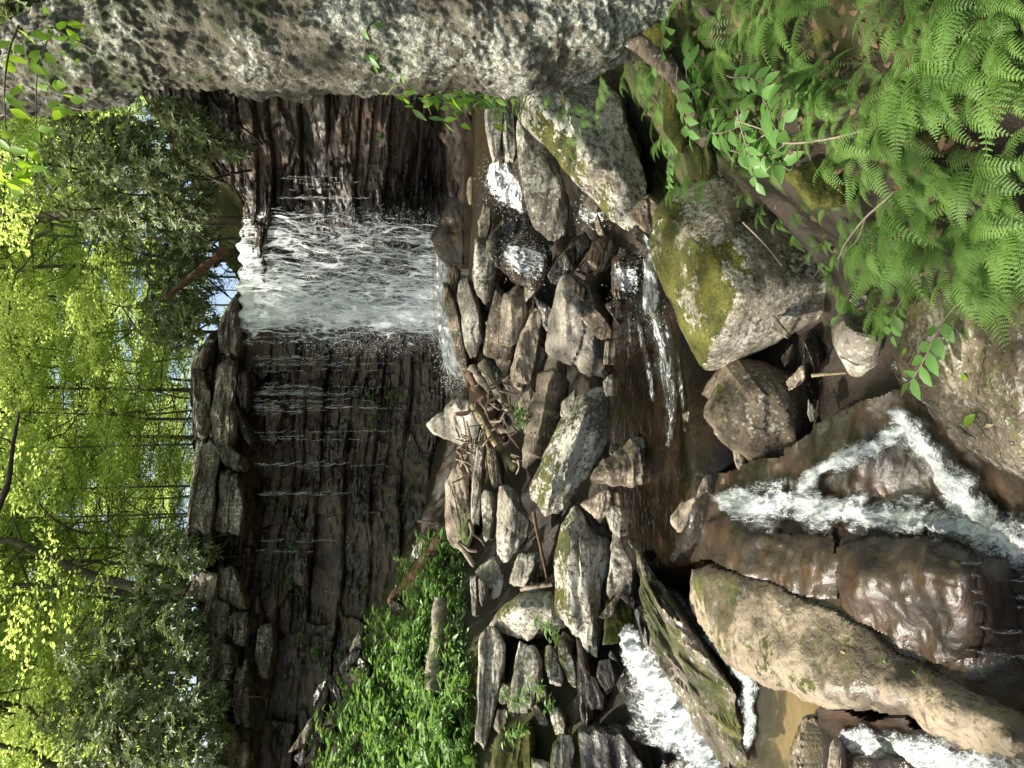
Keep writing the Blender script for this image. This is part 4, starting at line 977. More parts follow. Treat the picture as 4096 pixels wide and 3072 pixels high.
film("rapids", "fine white streaks sliding down the far side of the shining hump", [[(2110,1240,8),(2150,1245,10),(2230,1255,8)],[(2105,1275,6),(2150,1280,10),(2230,1290,8)],[(2110,1300,5),(2160,1305,8),(2230,1310,7)],[(2090,1215,5),(2150,1215,8),(2230,1225,8)],[(2115,1350,5),(2170,1360,8),(2230,1365,6)],[(2100,1400,4),(2180,1415,7),(2240,1420,6)]], 'filmthin', lump=0.012)
film("rapids", "wet streaks running down the streaked shelf", [[(1930,790,12),(1980,850,14),(2040,900,10),(2120,950,8)],[(1960,800,10),(2040,850,12),(2140,920,10),(2230,980,9)],[(2000,790,6),(2080,840,10),(2200,910,9)]], 'filmthin', lump=0.012)
film("rapids", "frothing cascade tumbling past the rusty ledge", [[(1362,1362,14),(1390,1415,42),(1430,1480,72),(1480,1545,92),(1540,1630,95),(1590,1720,90)]], depth=lambda t: DG(t[0] * S) + 0.22, lump=0.12)
film("rapids", "white trickle sliding into the amber pool", [[(1528,1375,7),(1570,1420,12),(1610,1455,20),(1620,1500,22),(1622,1560,16),(1612,1620,12)]], depth=lambda t: DG(t[0] * S) + 0.05, lump=0.03)
film("rapids", "ripple lines and painted reflection streaks across the lower pool from the white fall", [[(1400,660,14),(1425,720,22),(1440,800,20),(1450,880,14),(1445,960,10)],[(1380,700,6),(1400,780,10),(1410,860,8)],[(1465,760,5),(1475,850,8),(1480,930,6)]], 'filmthin', depth=lambda t: (EYE - 0.545) / math.tan(PITCH + math.atan((t[0] * S - 512) / FPX)), lump=0.008, lift=0.006)  # pale film lines also stand in for reflections on the pool
# ------------------------------------------------------------------ rubble in the dark gaps
GAP = [(1045,480),(1060,640),(1075,700),(1110,560),(1150,620),(1180,680),(1150,760),(1090,780),(1120,820),(1060,800),(1230,560),(1250,620),(1290,700),(1310,760),(1320,830),(1330,980),(1350,560),(1300,480),(1280,440),
       (1240,880),(1130,1150),(1150,1240),(1260,1130),(1290,1080),(1340,1130),(1380,1180),(1350,1290),(1320,1300),(1220,1390),(1180,1400),(1120,1430),(1210,1480),(1240,1540),(1370,1400),(1400,1200),(1410,1130),(1440,1180),
       (1010,960),(1030,1010),(1000,900),(1060,930),(1050,1100),(1080,1230),(1070,1320),(1040,1290),(1060,1180),(1700,760),(1720,820),(1690,700),(1760,880),(1860,640),(1900,880),(1560,1060),(1600,1000),(1480,1120),(1330,1420),(1350,1480),(1420,1380),(930,1000),(950,1040),(965,1080),(940,1100),(960,1130),(985,1060),(1000,1100),(975,1010),(920,1060),(900,1120),(940,1150),(890,1180),(1380,700),(1370,760),(1500,860),(1510,900),(1490,1080),(1420,1090),(1410,1050)]
for i, (x, y) in enumerate(GAP):
    rr = np.random.default_rng(900 + i)
    px_, _ = pix('T', x, y)
    s_ = 26 + 26 * rr.random()
    n_ = 6
    an = np.sort(rr.random(n_) * 2 * np.pi)
    th_ = rr.normal() * 0.5; e_ = 0.35 + 0.35 * rr.random()
    pts = []
    for a in an:
        u_ = s_ * e_ * math.cos(a) * (0.8 + 0.3 * rr.random()); w_ = s_ * math.sin(a) * (0.8 + 0.3 * rr.random())
        pts.append((x + u_ * math.cos(th_) - w_ * math.sin(th_), y + u_ * math.sin(th_) + w_ * math.cos(th_)))
    rock("rubble_stone", "loose stone lying low in the shaded gaps between the boulders", 'T', pts, DG(px_) + 0.45 * DG(px_) / 8, ['dark', 'wet', 'brown', 'tan', 'lichen'][i % 5], cat="stone", group="stones in the gaps between the boulders", seed=900 + i)

# ------------------------------------------------------------------ pools
def pool(name, pts, z, mat, drop=0.5, n=5):
    """a level water sheet with the rim bent down like water that spills over"""
    P = np.array(pts, float); c = P.mean(0)
    ring = smooth_path(np.vstack([P, P[:1]]), 60)[:-1]
    m = len(ring); V = [np.array([c[0], c[1], z])]; F = []
    for k in range(1, n + 1):
        f = k / n
        for q in ring: V.append(np.array([*(c + (q - c) * f), z]))
    for q in ring: V.append(np.array([*(c + (q - c) * 1.04), z - drop]))
    F3 = []; F4 = []
    for k in range(m):
        a, b = 1 + k, 1 + (k + 1) % m
        F4.append([0, a, b, b])
    for r_ in range(n):
        for k in range(m):
            a = 1 + r_ * m + k; b = 1 + r_ * m + (k + 1) % m
            F4.append([a, a + m, b + m, b])
    me = mesh_np(name, np.array(V), fix_quads(np.array(F4)))
    return link(name, me, mat, kind="structure")
M['pool1'] = pool_mat('brown plunge pool', (0.30, 0.21, 0.12), 0.55, 0.015, 4, (1, 2, 1))  # brown tint, less clear than the other pools
M['pool2'] = pool_mat('brown lower pool', (0.30, 0.225, 0.15), 0.9, 0.03, 5.5, (1, 1.2, 1))
M['pool3'] = pool_mat('amber pool', (0.84, 0.77, 0.6), 0.8, 0.015, 8, (1, 1.5, 1))
pool("plunge_pool", [(-2.6, 13.0), (-1.0, 12.2), (1.5, 12.0), (3.5, 11.3), (5.2, 11.2), (6.2, 12.5), (5.8, 14.6), (3, 16.2), (0, 16), (-2, 14.8)], 1.36, M['pool1'])
pool("lower_pool", [(-1.75, 5.2), (-1.2, 4.6), (-0.4, 4.45), (0.35, 4.75), (0.95, 5.3), (0.9, 6.1), (0.2, 6.5), (-0.7, 6.4), (-1.5, 6.1)], 0.53, M['pool2'])
pool("amber_pool", [(-2.7, 3.75), (-2.3, 3.3), (-1.75, 3.35), (-1.45, 3.75), (-1.55, 4.25), (-2.1, 4.5), (-2.7, 4.3)], 0.42, M['pool3'], 0.3)
# a sandy floor under the amber pool
sb = np.array([[x, y, 0.20 + 0.03 * math.sin(x * 5 + y * 3) - 0.5 * max(0.0, abs((x + 2.1) / 0.8) - 0.75) - 0.5 * max(0.0, abs((y - 3.85) / 0.75) - 0.75)] for x in np.linspace(-2.9, -1.3, 12) for y in np.linspace(3.1, 4.6, 12)])
link("pool_sand", mesh_np("pool_sand", sb, grid_faces(12, 12)), plain_mat('amber sand', (0.25, 0.205, 0.13), 0.9, 0.2), kind="structure")

# ------------------------------------------------------------------ running white water
def ribbon(name, label, view, L, R, mat, lay=-0.06, d=None, nu=26, nv=70, amp=0.05, parent=None, cat="rapids", bulge=0.0, group="white water of the stream"):
    def conv(E):
        out = []
        m = len(E)
        for i, q in enumerate(E):
            vw = view
            if len(q) == 3: vw = q[0]; q = q[1:]
            a, b = pix(vw, *q)
            dd = (DG(a) + lay) if d is None else np.interp(i / (m - 1), np.linspace(0, 1, len(d)), d)
            out.append(un(a, b, dd))
        return smooth_path(out, nv)
    A, B = conv(L), conv(R)
    u = np.linspace(0, 1, nu)
    V = A[:, None, :] * (1 - u)[None, :, None] + B[:, None, :] * u[None, :, None]
    ctr = np.array([0, 0, EYE])
    tw = ctr - V.reshape(-1, 3); tw /= np.linalg.norm(tw, axis=1)[:, None]
    h = np.tile(4 * u * (1 - u), nv)
    ln = np.linalg.norm(np.diff((A + B) / 2, axis=0), axis=1).sum(); wd = np.linalg.norm(A - B, axis=1).mean()
    X = V.reshape(-1, 3)
    fl = (fbm(X * np.array([9, 9, 5]), 4, 41) * 0.8 + 0.5 * ridge(X * 14, 2, 43)) * amp
    X = X + tw * ((bulge * h + fl * (0.35 + 0.65 * h)))[:, None]
    me = mesh_np(name, X, grid_faces(nv, nu))
    UV = np.stack([np.tile(u, nv) , np.repeat(np.linspace(0, 1, nv), nu)], 1)
    add_uv(me, UV)
    o = link(name, me, mat, parent, label, cat if label else None, group if label else None)
    return o
def spray(centres, n, spread, size, seed=1):
    """flung drops of water: little eight-sided beads"""
    r_ = np.random.default_rng(seed)
    C = np.array(centres, float); idx = r_.integers(0, len(C), n)
    P = C[idx] + r_.normal(size=(n, 3)) * np.array(spread)
    s_ = size * (0.35 + r_.random(n) ** 3 * 1.3)
    O = np.array([[1,0,0],[-1,0,0],[0,1,0],[0,-1,0],[0,0,1.5],[0,0,-1.5]], float)
    V = (P[:, None, :] + O[None] * s_[:, None, None]).reshape(-1, 3)
    T_ = np.array([[0,2,4],[2,1,4],[1,3,4],[3,0,4],[2,0,5],[1,2,5],[3,1,5],[0,3,5]])
    F = (np.arange(n)[:, None, None] * 6 + T_[None]).reshape(-1, 3)
    return V, F
DROP = NT('water drops'); DROP.put(DROP.bsdf.inputs["Base Color"], (0.9, 0.93, 0.95)); DROP.bsdf.inputs["Roughness"].default_value = 0.15
M['drop'] = DROP.m

def rapid(name, label, view, L, R, mat, drops=0, dsize=0.0018, spread=0.05, **kw):
    o = ribbon(name, label, view, L, R, M[mat], **kw)
    if drops:
        n = len(o.data.vertices); c = np.zeros(n * 3); o.data.vertices.foreach_get("co", c); c = c.reshape(-1, 3)
        V, F = spray(c, drops, (spread, spread, spread), dsize, seed=len(bpy.data.objects))
        so = link("spray_drops", mesh_np("spray_drops", V, F), M['drop'], o, kind="stuff")
    return o
rapid("cascade", "sunlit white cascade between the square stones below the pool", 'D', [(905,1150),(930,1270),(1000,1330),(1120,1375),(1200,1390)], [(960,1000),(1040,920),(1110,1000),(1145,1080),(1190,1290)], 'foamhi', d=(10.4, 9.9, 9.4), drops=900, dsize=0.0035, spread=0.07, cat="cascade", amp=0.08)
rock("boulder", "round black boulder under the dome of falling water", 'D', [(1040,1600),(1080,1520),(1180,1480),(1280,1500),(1330,1580),(1320,1740),(1250,1820),(1120,1800),(1050,1720)], 9.2, 'wet', group=PL, p=12)
rapid("cascade", "dome of glassy water spilling over the round black boulder", 'D', [(1000,1640),(1050,1740),(1130,1810),(1220,1830),(1300,1800)], [(1060,1520),(1150,1462),(1240,1450),(1315,1490),(1350,1580)], 'foam', d=(9.0, 8.8, 8.7), drops=500, dsize=0.0035, spread=0.07, cat="cascade", bulge=0.15)
rapid("cascade", "dim splashing water under the leaning mossy slab", 'D', [(1500,1400),(1560,1440),(1640,1440),(1690,1400)], [(1520,1250),(1580,1255),(1640,1285),(1685,1335)], 'foam', d=(7.3, 7.0), drops=300, dsize=0.0045, spread=0.07, cat="cascade")
rapid("cascade", "bright white fall pouring into the lower pool beside the great moss boulder", 'E', [('D',1862,1440),('D',1930,1540),('D',1955,1640),(1915,60),(1905,200),(1900,340),(1930,460)], [('D',1915,1430),('D',1992,1520),('D',2010,1640),(2015,60),(2060,200),(2060,340),(2010,460)], 'foamhi', d=(5.2, 5.0, 4.9), drops=600, dsize=0.0018, spread=0.05, cat="cascade")
rapid("cascade", "thin curtain of water over the black block by the lower pool", 'E', [(1730,320),(1820,325),(1915,335)], [(1730,15),(1820,15),(1920,25)], 'foam', d=(5.62, 5.55), drops=300, dsize=0.0018, spread=0.05, cat="cascade")

# ------------------------------------------------------------------ the waterfall
def fall_mat(name, dens, seed, sc=(7.0, 2.2), soft=0.16):
    """falling water: lacy white strands with gaps, densest where most of the stream drops"""
    N = NT(name)
    uvn = N.new("ShaderNodeUVMap").outputs[0]
    mp = N.new("ShaderNodeMapping"); N.l.new(uvn, mp.inputs[0]); mp.inputs["Scale"].default_value = (sc[0], sc[1], 1); mp.inputs["Location"].default_value = (seed * 3.7, seed * 1.9, seed)
    warp = N.new("ShaderNodeTexNoise"); N.l.new(mp.outputs[0], warp.inputs["Vector"]); warp.inputs["Scale"].default_value = 1.6; warp.inputs["Detail"].default_value = 4
    wv = N.new("ShaderNodeVectorMath", operation='MULTIPLY_ADD'); N.l.new(warp.outputs["Color"], wv.inputs[0]); wv.inputs[1].default_value = (0.9, 0.9, 0.4); N.l.new(mp.outputs[0], wv.inputs[2])
    P = wv.outputs[0]
    n1 = N.noise(2.2, 8, 0.75, vec=P); n3 = N.noise(16, 4, 0.7, vec=P)
    ed = N.step(N.voro(2.6, 'DISTANCE_TO_EDGE', vec=P), 0.14, 0.0)
    ed2 = N.step(N.voro(6.5, 'DISTANCE_TO_EDGE', vec=P), 0.13, 0.0)
    s = N.new("ShaderNodeSeparateXYZ"); N.l.new(uvn, s.inputs[0])
    du = N.ramp(s.outputs[0], dens)
    dv = N.ramp(s.outputs[1], [(0.0, 0.0), (0.02, 1.15), (0.15, 1.0), (0.35, 0.72), (0.7, 0.68), (1.0, 0.9)])
    dn = N.math('MULTIPLY', du, dv)
    b = N.math('ADD', N.math('ADD', N.math('MULTIPLY', n1, 0.55), N.math('MULTIPLY', n3, 0.35)), N.math('ADD', N.math('MULTIPLY', ed, 0.22), N.math('MULTIPLY', ed2, 0.13)))
    a = N.step(N.math('ADD', b, N.math('MULTIPLY', dn, 0.75)), 0.87 - soft, 0.87 + soft)
    a = N.math('MULTIPLY', a, N.step(du, 0.0, 0.2))
    N.put(N.bsdf.inputs["Base Color"], (0.88, 0.91, 0.93)); N.bsdf.inputs["Roughness"].default_value = 0.4
    tr = N.new("ShaderNodeBsdfTranslucent"); N.put(tr.inputs["Color"], (0.85, 0.9, 0.93))
    mx = N.new("ShaderNodeMixShader"); mx.inputs[0].default_value = 0.4; N.l.new(N.bsdf.outputs[0], mx.inputs[1]); N.l.new(tr.outputs[0], mx.inputs[2])
    tp = N.new("ShaderNodeBsdfTransparent")
    m2 = N.new("ShaderNodeMixShader"); N.put(m2.inputs[0], a); N.l.new(tp.outputs[0], m2.inputs[1]); N.l.new(mx.outputs[0], m2.inputs[2])
    N.l.new(m2.outputs[0], N.out.inputs[0])
    return N.m
fall = empty("waterfall", (1.6, 15.2, 1.36), "white waterfall dropping over the dark cliff into the pool", "waterfall")
def part_at(o, parent):
    o.parent = parent; o.matrix_parent_inverse = Matrix.Translation(-Vector(parent.location))
    return o
def curtain(name, y0, y1, yb0, yb1, off, mat, amp=0.06, xtop=522, xbot=975, seed=0):
    """a sheet of falling water: leaves the lip, arcs outwards and drops"""
    nu, nv = 60, 110
    u = np.linspace(0, 1, nu); v = np.linspace(0, 1, nv)
    G = np.zeros((nv, nu, 3))
    for j in range(nu):
        yt = y0 + (y1 - y0) * u[j]; yb = yb0 + (yb1 - yb0) * u[j]
        xt = xtop + 5 * math.sin(yt * 0.21) + 4 * math.sin(yt * 0.077 + 1) + 30 * max(0.0, (490 - yt) / 45.0)
        lip = on_cliff('T', xt, yt, 0.25); bot = on_cliff('T', xbot, yb, 0.9)
        for i in range(nv):
            f = max(0, (v[i] - 0.04) / 0.96)
            q = lip + (bot - lip) * f
            out_ = off + 0.75 * math.sqrt(f)
            G[i, j] = (lip[0] + (bot[0] - lip[0]) * f, lip[1] - out_ * (0.6 if v[i] < 0.04 else 1) + (0.5 * (0.04 - v[i]) / 0.04 if v[i] < 0.04 else 0), q[2] + (0.04 if v[i] < 0.04 else 0))
    X = G.reshape(-1, 3)
    X[:, 1] -= amp * fbm(X * np.array([5, 2, 1.6]), 4, 60 + seed) * np.repeat(0.3 + v, nu)
    X[:, 0] += amp * 0.6 * fbm(X * np.array([3, 2, 2.5]), 3, 70 + seed)
    me = mesh_np(name, X, grid_faces(nv, nu))
    add_uv(me, np.stack([np.tile(u, nv), np.repeat(v, nu)], 1))
    return part_at(link(name, me, mat), fall), X
d_main = [(0.0, 0.0), (0.05, 0.15), (0.13, 0.40), (0.25, 0.42), (0.4, 0.47), (0.6, 0.56), (0.74, 0.74), (0.80, 0.56), (0.86, 0.3), (0.93, 0.16), (1.0, 0.0)]
d_back = [(0.0, 0.0), (0.08, 0.3), (0.4, 0.36), (0.62, 0.5), (0.75, 0.72), (0.83, 0.35), (1.0, 0.0)]
_, X1 = curtain("water_curtain", 445, 765, 470, 770, 0.10, fall_mat('falling water, front', d_main, 1))
curtain("water_curtain", 455, 745, 490, 750, -0.08, fall_mat('falling water, behind', d_back, 2, (9, 3)), seed=3)
curtain("water_curtain", 560, 720, 585, 720, 0.22, fall_mat('falling water, heaviest strand', [(0, 0), (0.2, 0.25), (0.6, 0.55), (0.8, 0.45), (1, 0)], 3, (5, 3)), seed=6)
keep = X1[rng.random(len(X1)) < 0.6]
wgt = np.interp((np.arange(len(X1)) % 60) / 59.0, [0, .1, .4, .6, .75, .85, 1], [.25, .5, .7, .9, 1, .6, .3])
C1 = X1[rng.random(len(X1)) < wgt]
C1 = C1[C1[:, 2] < 4.8]
V, F = spray(C1, 26000, (0.07, 0.14, 0.12), 0.0045, 5)
part_at(link("spray_drops", mesh_np("spray_drops", V, F), M['drop'], None, kind="stuff"), fall)
# splash where it lands, and the run-out along the foot of the fall
sp = [uv('T', x, y, d) for x, y, d in [(958,520,14.2),(955,560,14.1),(958,600,13.9),(960,640,13.7),(962,680,13.5),(965,710,13.4),(972,740,13.2),(980,780,13.0),(988,815,12.9)]]
V, F = spray(sp, 14000, (0.22, 0.25, 0.14), 0.0042, 6)
part_at(link("splash_drops", mesh_np("splash_drops", V, F), M['drop'], None, kind="stuff"), fall)
o = ribbon("splash_foam", None, 'T', [(925,480),(930,560),(930,640),(935,700),(945,770),(965,840)], [(965,480),(972,560),(978,640),(985,700),(1000,770),(1010,850)], M['foamhi'], d=(14.3, 14.0, 13.6, 13.2, 12.9), amp=0.12)
part_at(o, fall)
# thin threads of water that fall clear of the ledge along the rest of the cliff
strands = []
r_ = np.random.default_rng(77)
def thread(x0, x1, y, off=0.35, rad=0.0016):
    a = on_cliff('T', x0, y, off); b = on_cliff('T', x1, y + r_.normal() * 2, off + 0.3)
    n = 14; t_ = np.linspace(0, 1, n)[:, None]
    P = a * (1 - t_) + b * t_; P[:, 0] += 0.01 * r_.normal(size=n); P[:, 1] = a[1] + (b[1] - a[1]) * np.sqrt(t_[:, 0])
    return tube(P, rad * (0.5 + r_.random(n)), 4, cap=False)
for y in list(825 + 70 * r_.random(22)) + list(770 + 40 * r_.random(9)) + list(1000 + 6 * r_.random(4)) + list(1060 + 10 * r_.random(4)) + list(1160 + 30 * r_.random(2)) + list(930 + 30 * r_.random(3)):
    x0 = 545 + 25 * r_.random(); [strands.append(thread(x0 + q, x0 + q + 12 + 30 * r_.random(), y + r_.normal())) for q in np.arange(0, 80 + 260 * r_.random() ** 2, 38)]
for y in list(380 + 50 * r_.random(14)):
    x0 = 600 + 60 * r_.random(); [strands.append(thread(x0 + q, x0 + q + 10 + 25 * r_.random(), y + r_.normal(), 0.3)) for q in np.arange(0, 60 + 120 * r_.random(), 36)]
V, F = merge(strands)
part_at(link("water_threads", mesh_np("water_threads", V, F), M['drop'], None, kind="stuff"), fall)
# ------------------------------------------------------------------ the big leaning trunk
TR = [(-160,225,140,3.75),(-60,192,150,3.65),(0,170,158,3.6),(100,143,182,3.52),(190,112,212,3.46),(300,70,240,3.4),(400,50,262,3.36),(550,48,284,3.32),(700,54,292,3.28),(850,42,298,3.25),(1000,34,302,3.22),(1100,30,312,3.2),(1200,8,310,3.18),(1300,-25,305,3.16),(1400,-60,300,3.12),(1480,-100,290,3.05),(1560,-140,290,2.98)]
tree = empty("leaning_tree", tuple(uv('T', 1420, 0, 3.12)), "thick leaning tree trunk covered in pale lichen and moss, beside the fern bank", "tree")
cp = smooth_path([uv('T', x, y, d) for x, y, w, d in TR], 460)
rad = np.interp(np.linspace(0, 1, 460), np.linspace(0, 1, len(TR)), [w * S * 0.5 * d / (cP + sP * (512 - x * S) / FPX) / FPX for x, y, w, d in TR])
V, F = tube(cp, rad, 260, cap=False)
nr = V - np.repeat(cp, 260, 0); nr /= np.linalg.norm(nr, axis=1)[:, None]
lump = 0.03 * fbm(V * 2.1, 3, 101) + 0.022 * fbm(V * 5.5, 3, 105)
flut = 0.02 * fbm(V * np.array([9, 9, 2.2]), 3, 109)
pl = fbm(V * np.array([16, 16, 9]), 4, 113)
plate = 0.010 * np.clip(pl, -0.7, 0.55) + 0.008 * fbm(V * 60, 3, 117) + 0.007 * fbm(V * 26, 3, 121) + 0.004 * np.clip(ridge(V * np.array([30, 30, 15]), 2, 119) - 0.4, -1, 1)
V = V + nr * (lump + flut + plate)[:, None]
part_at(link("trunk", mesh_np("trunk", V, F), M['bark']), tree)
def root(pts, r0, r1, seed):
    P = smooth_path([uv('T', x, y, d) for x, y, d in pts], 60)
    V, F = tube(P, np.linspace(r0, r1, 60), 28, cap=True, wob=0.25, seed=seed)
    V = V + 0.006 * fbm(V * 40, 3, seed)[:, None]
    part_at(link("root", mesh_np("root", V, fix_quads(F)), M['brown']), tree)
root([(1320,60,3.1),(1400,110,3.02),(1455,165,3.0),(1490,230,3.02),(1515,300,3.05),(1530,360,3.1)], 0.045, 0.03, 5)
#root([(1400,20,3.0),(1480,60,2.85),(1540,55,2.72),(1600,30,2.6)], 0.045, 0.03, 6)
#root([(1330,90,3.2),(1380,160,3.3),(1400,230,3.5)], 0.07, 0.04, 7)
for k, (x0, y0, x1, y1, d) in enumerate([(330,128,208,112,3.2), (208,112,150,195,3.1), (330,-10,270,60,3.25)]):
    pass

# ------------------------------------------------------------------ leaves
def rot_to(dirs, nrms):
    d = dirs / (np.linalg.norm(dirs, axis=1)[:, None] + 1e-9)
    s_ = np.cross(d, nrms); s_ /= np.linalg.norm(s_, axis=1)[:, None] + 1e-9
    n = np.cross(s_, d)
    return d, s_, n
def leaf_cloud(C, dirs, nrms, L, W, shape='rhomb', fold=0.15, droop=0.1):
    """one small blade per centre; all blades in one mesh"""
    d, s_, n = rot_to(dirs, nrms); m = len(C)
    L = np.broadcast_to(L, m)[:, None]; W = np.broadcast_to(W, m)[:, None]
    if shape == 'rhomb':
        P = [C, C + d * L * 0.5 + s_ * W * 0.5 + n * W * fold, C + d * L - n * L * droop, C + d * L * 0.5 - s_ * W * 0.5 + n * W * fold]
        V = np.stack(P, 1).reshape(-1, 3)
        F = (np.arange(m)[:, None, None] * 4 + np.array([[0, 1, 2], [0, 2, 3]])[None]).reshape(-1, 3)
    else:
        prof = [(0.0, 0.02), (0.18, 0.30), (0.40, 0.50), (0.65, 0.40), (0.86, 0.17), (1.0, 0.0)]
        if shape == 'lance': prof = [(0.0, 0.05), (0.25, 0.32), (0.6, 0.5), (0.85, 0.34), (1.0, 0.0)]
        cols = []
        for a, w in prof:
            mid = C + d * L * a - n * L * droop * a * a
            cols += [mid + s_ * W * w + n * W * w * fold * 2, mid, mid - s_ * W * w + n * W * w * fold * 2]
        V = np.stack(cols, 1).reshape(-1, 3); k = len(prof); T_ = []
        for i in range(k - 1):
            b = i * 3
            for q in (0, 1):
                T_ += [[b + q, b + q + 3, b + q + 4], [b + q, b + q + 4, b + q + 1]]
        F = (np.arange(m)[:, None, None] * (3 * k) + np.array(T_)[None]).reshape(-1, 3)
    return V, F

# ------------------------------------------------------------------ fern fronds (a few shapes, shared by every fern)
def frond_mesh(name, seed, droop=0.5, curl=0.15, npair=17, wid=0.165):
    r_ = np.random.default_rng(seed)
    t_ = np.linspace(0, 1, 26)
    rach = np.stack([curl * t_ ** 2 * (1 if seed % 2 else -1), t_ - 0.12 * t_ ** 3, 0.30 * np.sin(t_ * 1.7) * 0.8 - droop * t_ ** 2.2], 1)
    rv, rf = tube(rach, np.linspace(0.006, 0.0015, 26), 4, cap=False)
    parts = [(rv, fix_quads(rf))]
    def at(q): return np.array([np.interp(q, t_, rach[:, k]) for k in range(3)])
    for i in range(npair):
        q = 0.16 + 0.83 * (i / (npair - 1)) ** 0.92
        prof = wid * min(1.0, (q - 0.02) / 0.26) ** 0.7 * max(0.02, 1 - ((q - 0.2) / 0.83) ** 1.35 if q > 0.2 else 1)
        o = at(q); tan = at(min(1, q + 0.03)) - at(max(0, q - 0.03)); tan /= np.linalg.norm(tan)
        side = np.cross(tan, [0, 0, 1]); side /= np.linalg.norm(side); nrm_ = np.cross(side, tan)
        for sg in (-1, 1):
            pd = side * sg * 0.93 + tan * 0.34 - nrm_ * (0.02 + 0.12 * r_.random()); pd /= np.linalg.norm(pd)
            ln = prof * (0.9 + 0.2 * r_.random()); m = max(3, int(9 * (ln / wid) ** 0.7))
            a = (np.arange(m) + 0.6) / m
            wdt = 0.024 * (ln / wid) ** 0.6 * (1 - 0.75 * a) * (wid / 0.165)
            base = o + pd * (ln * a)[:, None] - nrm_ * (0.10 * ln * a ** 2)[:, None]
            for s2 in (-1, 1):
                ld = np.tile(tan * s2 * 0.9 + pd * 0.55, (m, 1))
                parts.append(leaf_cloud(base, ld, np.tile(nrm_, (m, 1)), wdt + 0.004, ln / m * 0.92, 'rhomb', 0.05, 0.06))
            tipd = leaf_cloud((o + pd * ln * 0.0)[None], pd[None], nrm_[None], ln * 1.06, 0.006 + 0.012 * ln, 'rhomb', 0.0, 0.25)
            parts.append(tipd)
    V, F = merge(parts)
    return mesh_np(name, V, F)
FRONDS = [frond_mesh("frond", k, dr, cu) for k, (dr, cu) in enumerate([(0.35, 0.1), (0.5, 0.18), (0.22, 0.05), (0.62, 0.22), (0.42, 0.0)])]
for f_ in FRONDS: f_.materials.append(M['fern'])

_gq = {}
def on_ground(px_, py_, lo=1.0, hi=14.0):
    """where the line of sight through a picture point meets the ground"""
    ds = np.linspace(lo, hi, 90)
    P = np.array([un(px_, py_, q) for q in ds])
    gz = ground_tps(P[:, :2]) + 0.0
    k = np.nonzero(P[:, 2] < gz)[0]
    if not len(k): return None
    q = P[k[0]]; j = max(0, k[0] - 1); a0 = P[j, 2] - gz[j]; a1 = gz[k[0]] - P[k[0], 2]
    f = a0 / (a0 + a1 + 1e-9) if k[0] > 0 else 0
    return P[j] + (q - P[j]) * f + np.array([0, 0, 0.03])

def inside(x, y, poly):
    c = False; j = len(poly) - 1
    for i in range(len(poly)):
        xi, yi = poly[i]; xj, yj = poly[j]
        if (yi > y) != (yj > y) and x < (xj - xi) * (y - yi) / (yj - yi) + xi: c = not c
        j = i
    return c

def fern(loc, size, nf, label, group, lean=(-0.5, -0.6), spread=1.0, rr=None, pitch=0.25):
    e = empty("fern", tuple(loc), label, "fern", group)
    base = math.atan2(lean[1], lean[0])
    for k in range(nf):
        f_ = FRONDS[int(rr.integers(0, len(FRONDS)))]
        o = link("frond", f_, None, e)
        az = base + (rr.random() - 0.5) * 2 * math.pi * spread * 0.6 - math.pi / 2
        s_ = size * (0.65 + 0.5 * rr.random())
        o.rotation_euler = (pitch + (rr.random() - 0.5) * 0.7, (rr.random() - 0.5) * 0.7, az)
        o.scale = (s_ * (0.9 + 0.35 * rr.random()), s_, s_)
    return e

BP = [(1415,60),(1430,240),(1440,370),(1490,430),(1570,465),(1660,520),(1740,580),(1830,640),(1900,650),(1960,700),(2050,690),(2250,760),(2250,-20),(1430,-20)]
HOLES = [(1810,75,95),(1900,60,65),(2150,250,85),(1660,400,40),(1560,340,25),(1590,50,50),(1450,30,40),(2050,290,55),(1960,130,40),(1720,260,35),(1790,370,50),(1620,190,28),(1930,420,35),(2100,470,40)]
rr = np.random.default_rng(21)
cnt = 0; tries = 0; placed = []
while cnt < 285 and tries < 9000:
    tries += 1
    x = 1415 + 830 * rr.random(); y = -20 + 790 * rr.random()
    if not inside(x, y, BP): continue
    if any((x - a) ** 2 + (y - b) ** 2 < (c * (0.8 + 0.3 * rr.random())) ** 2 for a, b, c in HOLES): continue
    if any((x - a) ** 2 + (y - b) ** 2 < 23 ** 2 for a, b in placed): continue
    p = on_ground(*pix('T', x - 25, y))
    if p is None: continue
    placed.append((x, y)); cnt += 1
    low = y > 480 and x > 1850
    size = (0.10 + 0.15 * rr.random() ** 1.2) * (1.35 if low else 1.0) * (1.25 if x > 2000 and y < 200 else 1)
    lab, grp = ("lush fern in the thick bed drooping over the tan shelf", "ferns drooping over the tan shelf") if low else ("bright green fern near the roots of the leaning trunk", "ferns near the trunk's roots") if x < 1580 and y < 330 else ("big bright fern in the bank's outer corner, farthest from the trunk", "ferns in the bank's outer corner") if x > 1980 and y < 330 else ("fern at the brink of the bank above the great moss boulder", "ferns above the great moss boulder") if y > 350 and x < 1850 else ("green fern in the middle of the bank below the leaning trunk", "ferns in the middle of the bank")
    fern(p, size, int(rr.integers(3, 7)), lab, grp, lean=(-0.75, -0.55), spread=0.75, rr=rr, pitch=0.15)
for x, y in [(1570,420),(1600,450),(1640,470),(1665,500),(1690,520),(1720,545),(1745,570),(1780,590),(1810,620),(1690,470),(1730,500),(1770,540),(1810,570),(1620,410),(1850,640),(1830,600)]:
    p = on_ground(*pix('T', x, y))
    if p is not None: fern(p, 0.14 + 0.06 * rr.random(), 5, "fern at the brink of the bank above the great moss boulder", "ferns above the great moss boulder", lean=(-0.75, -0.55), spread=0.8, rr=rr, pitch=0.1)
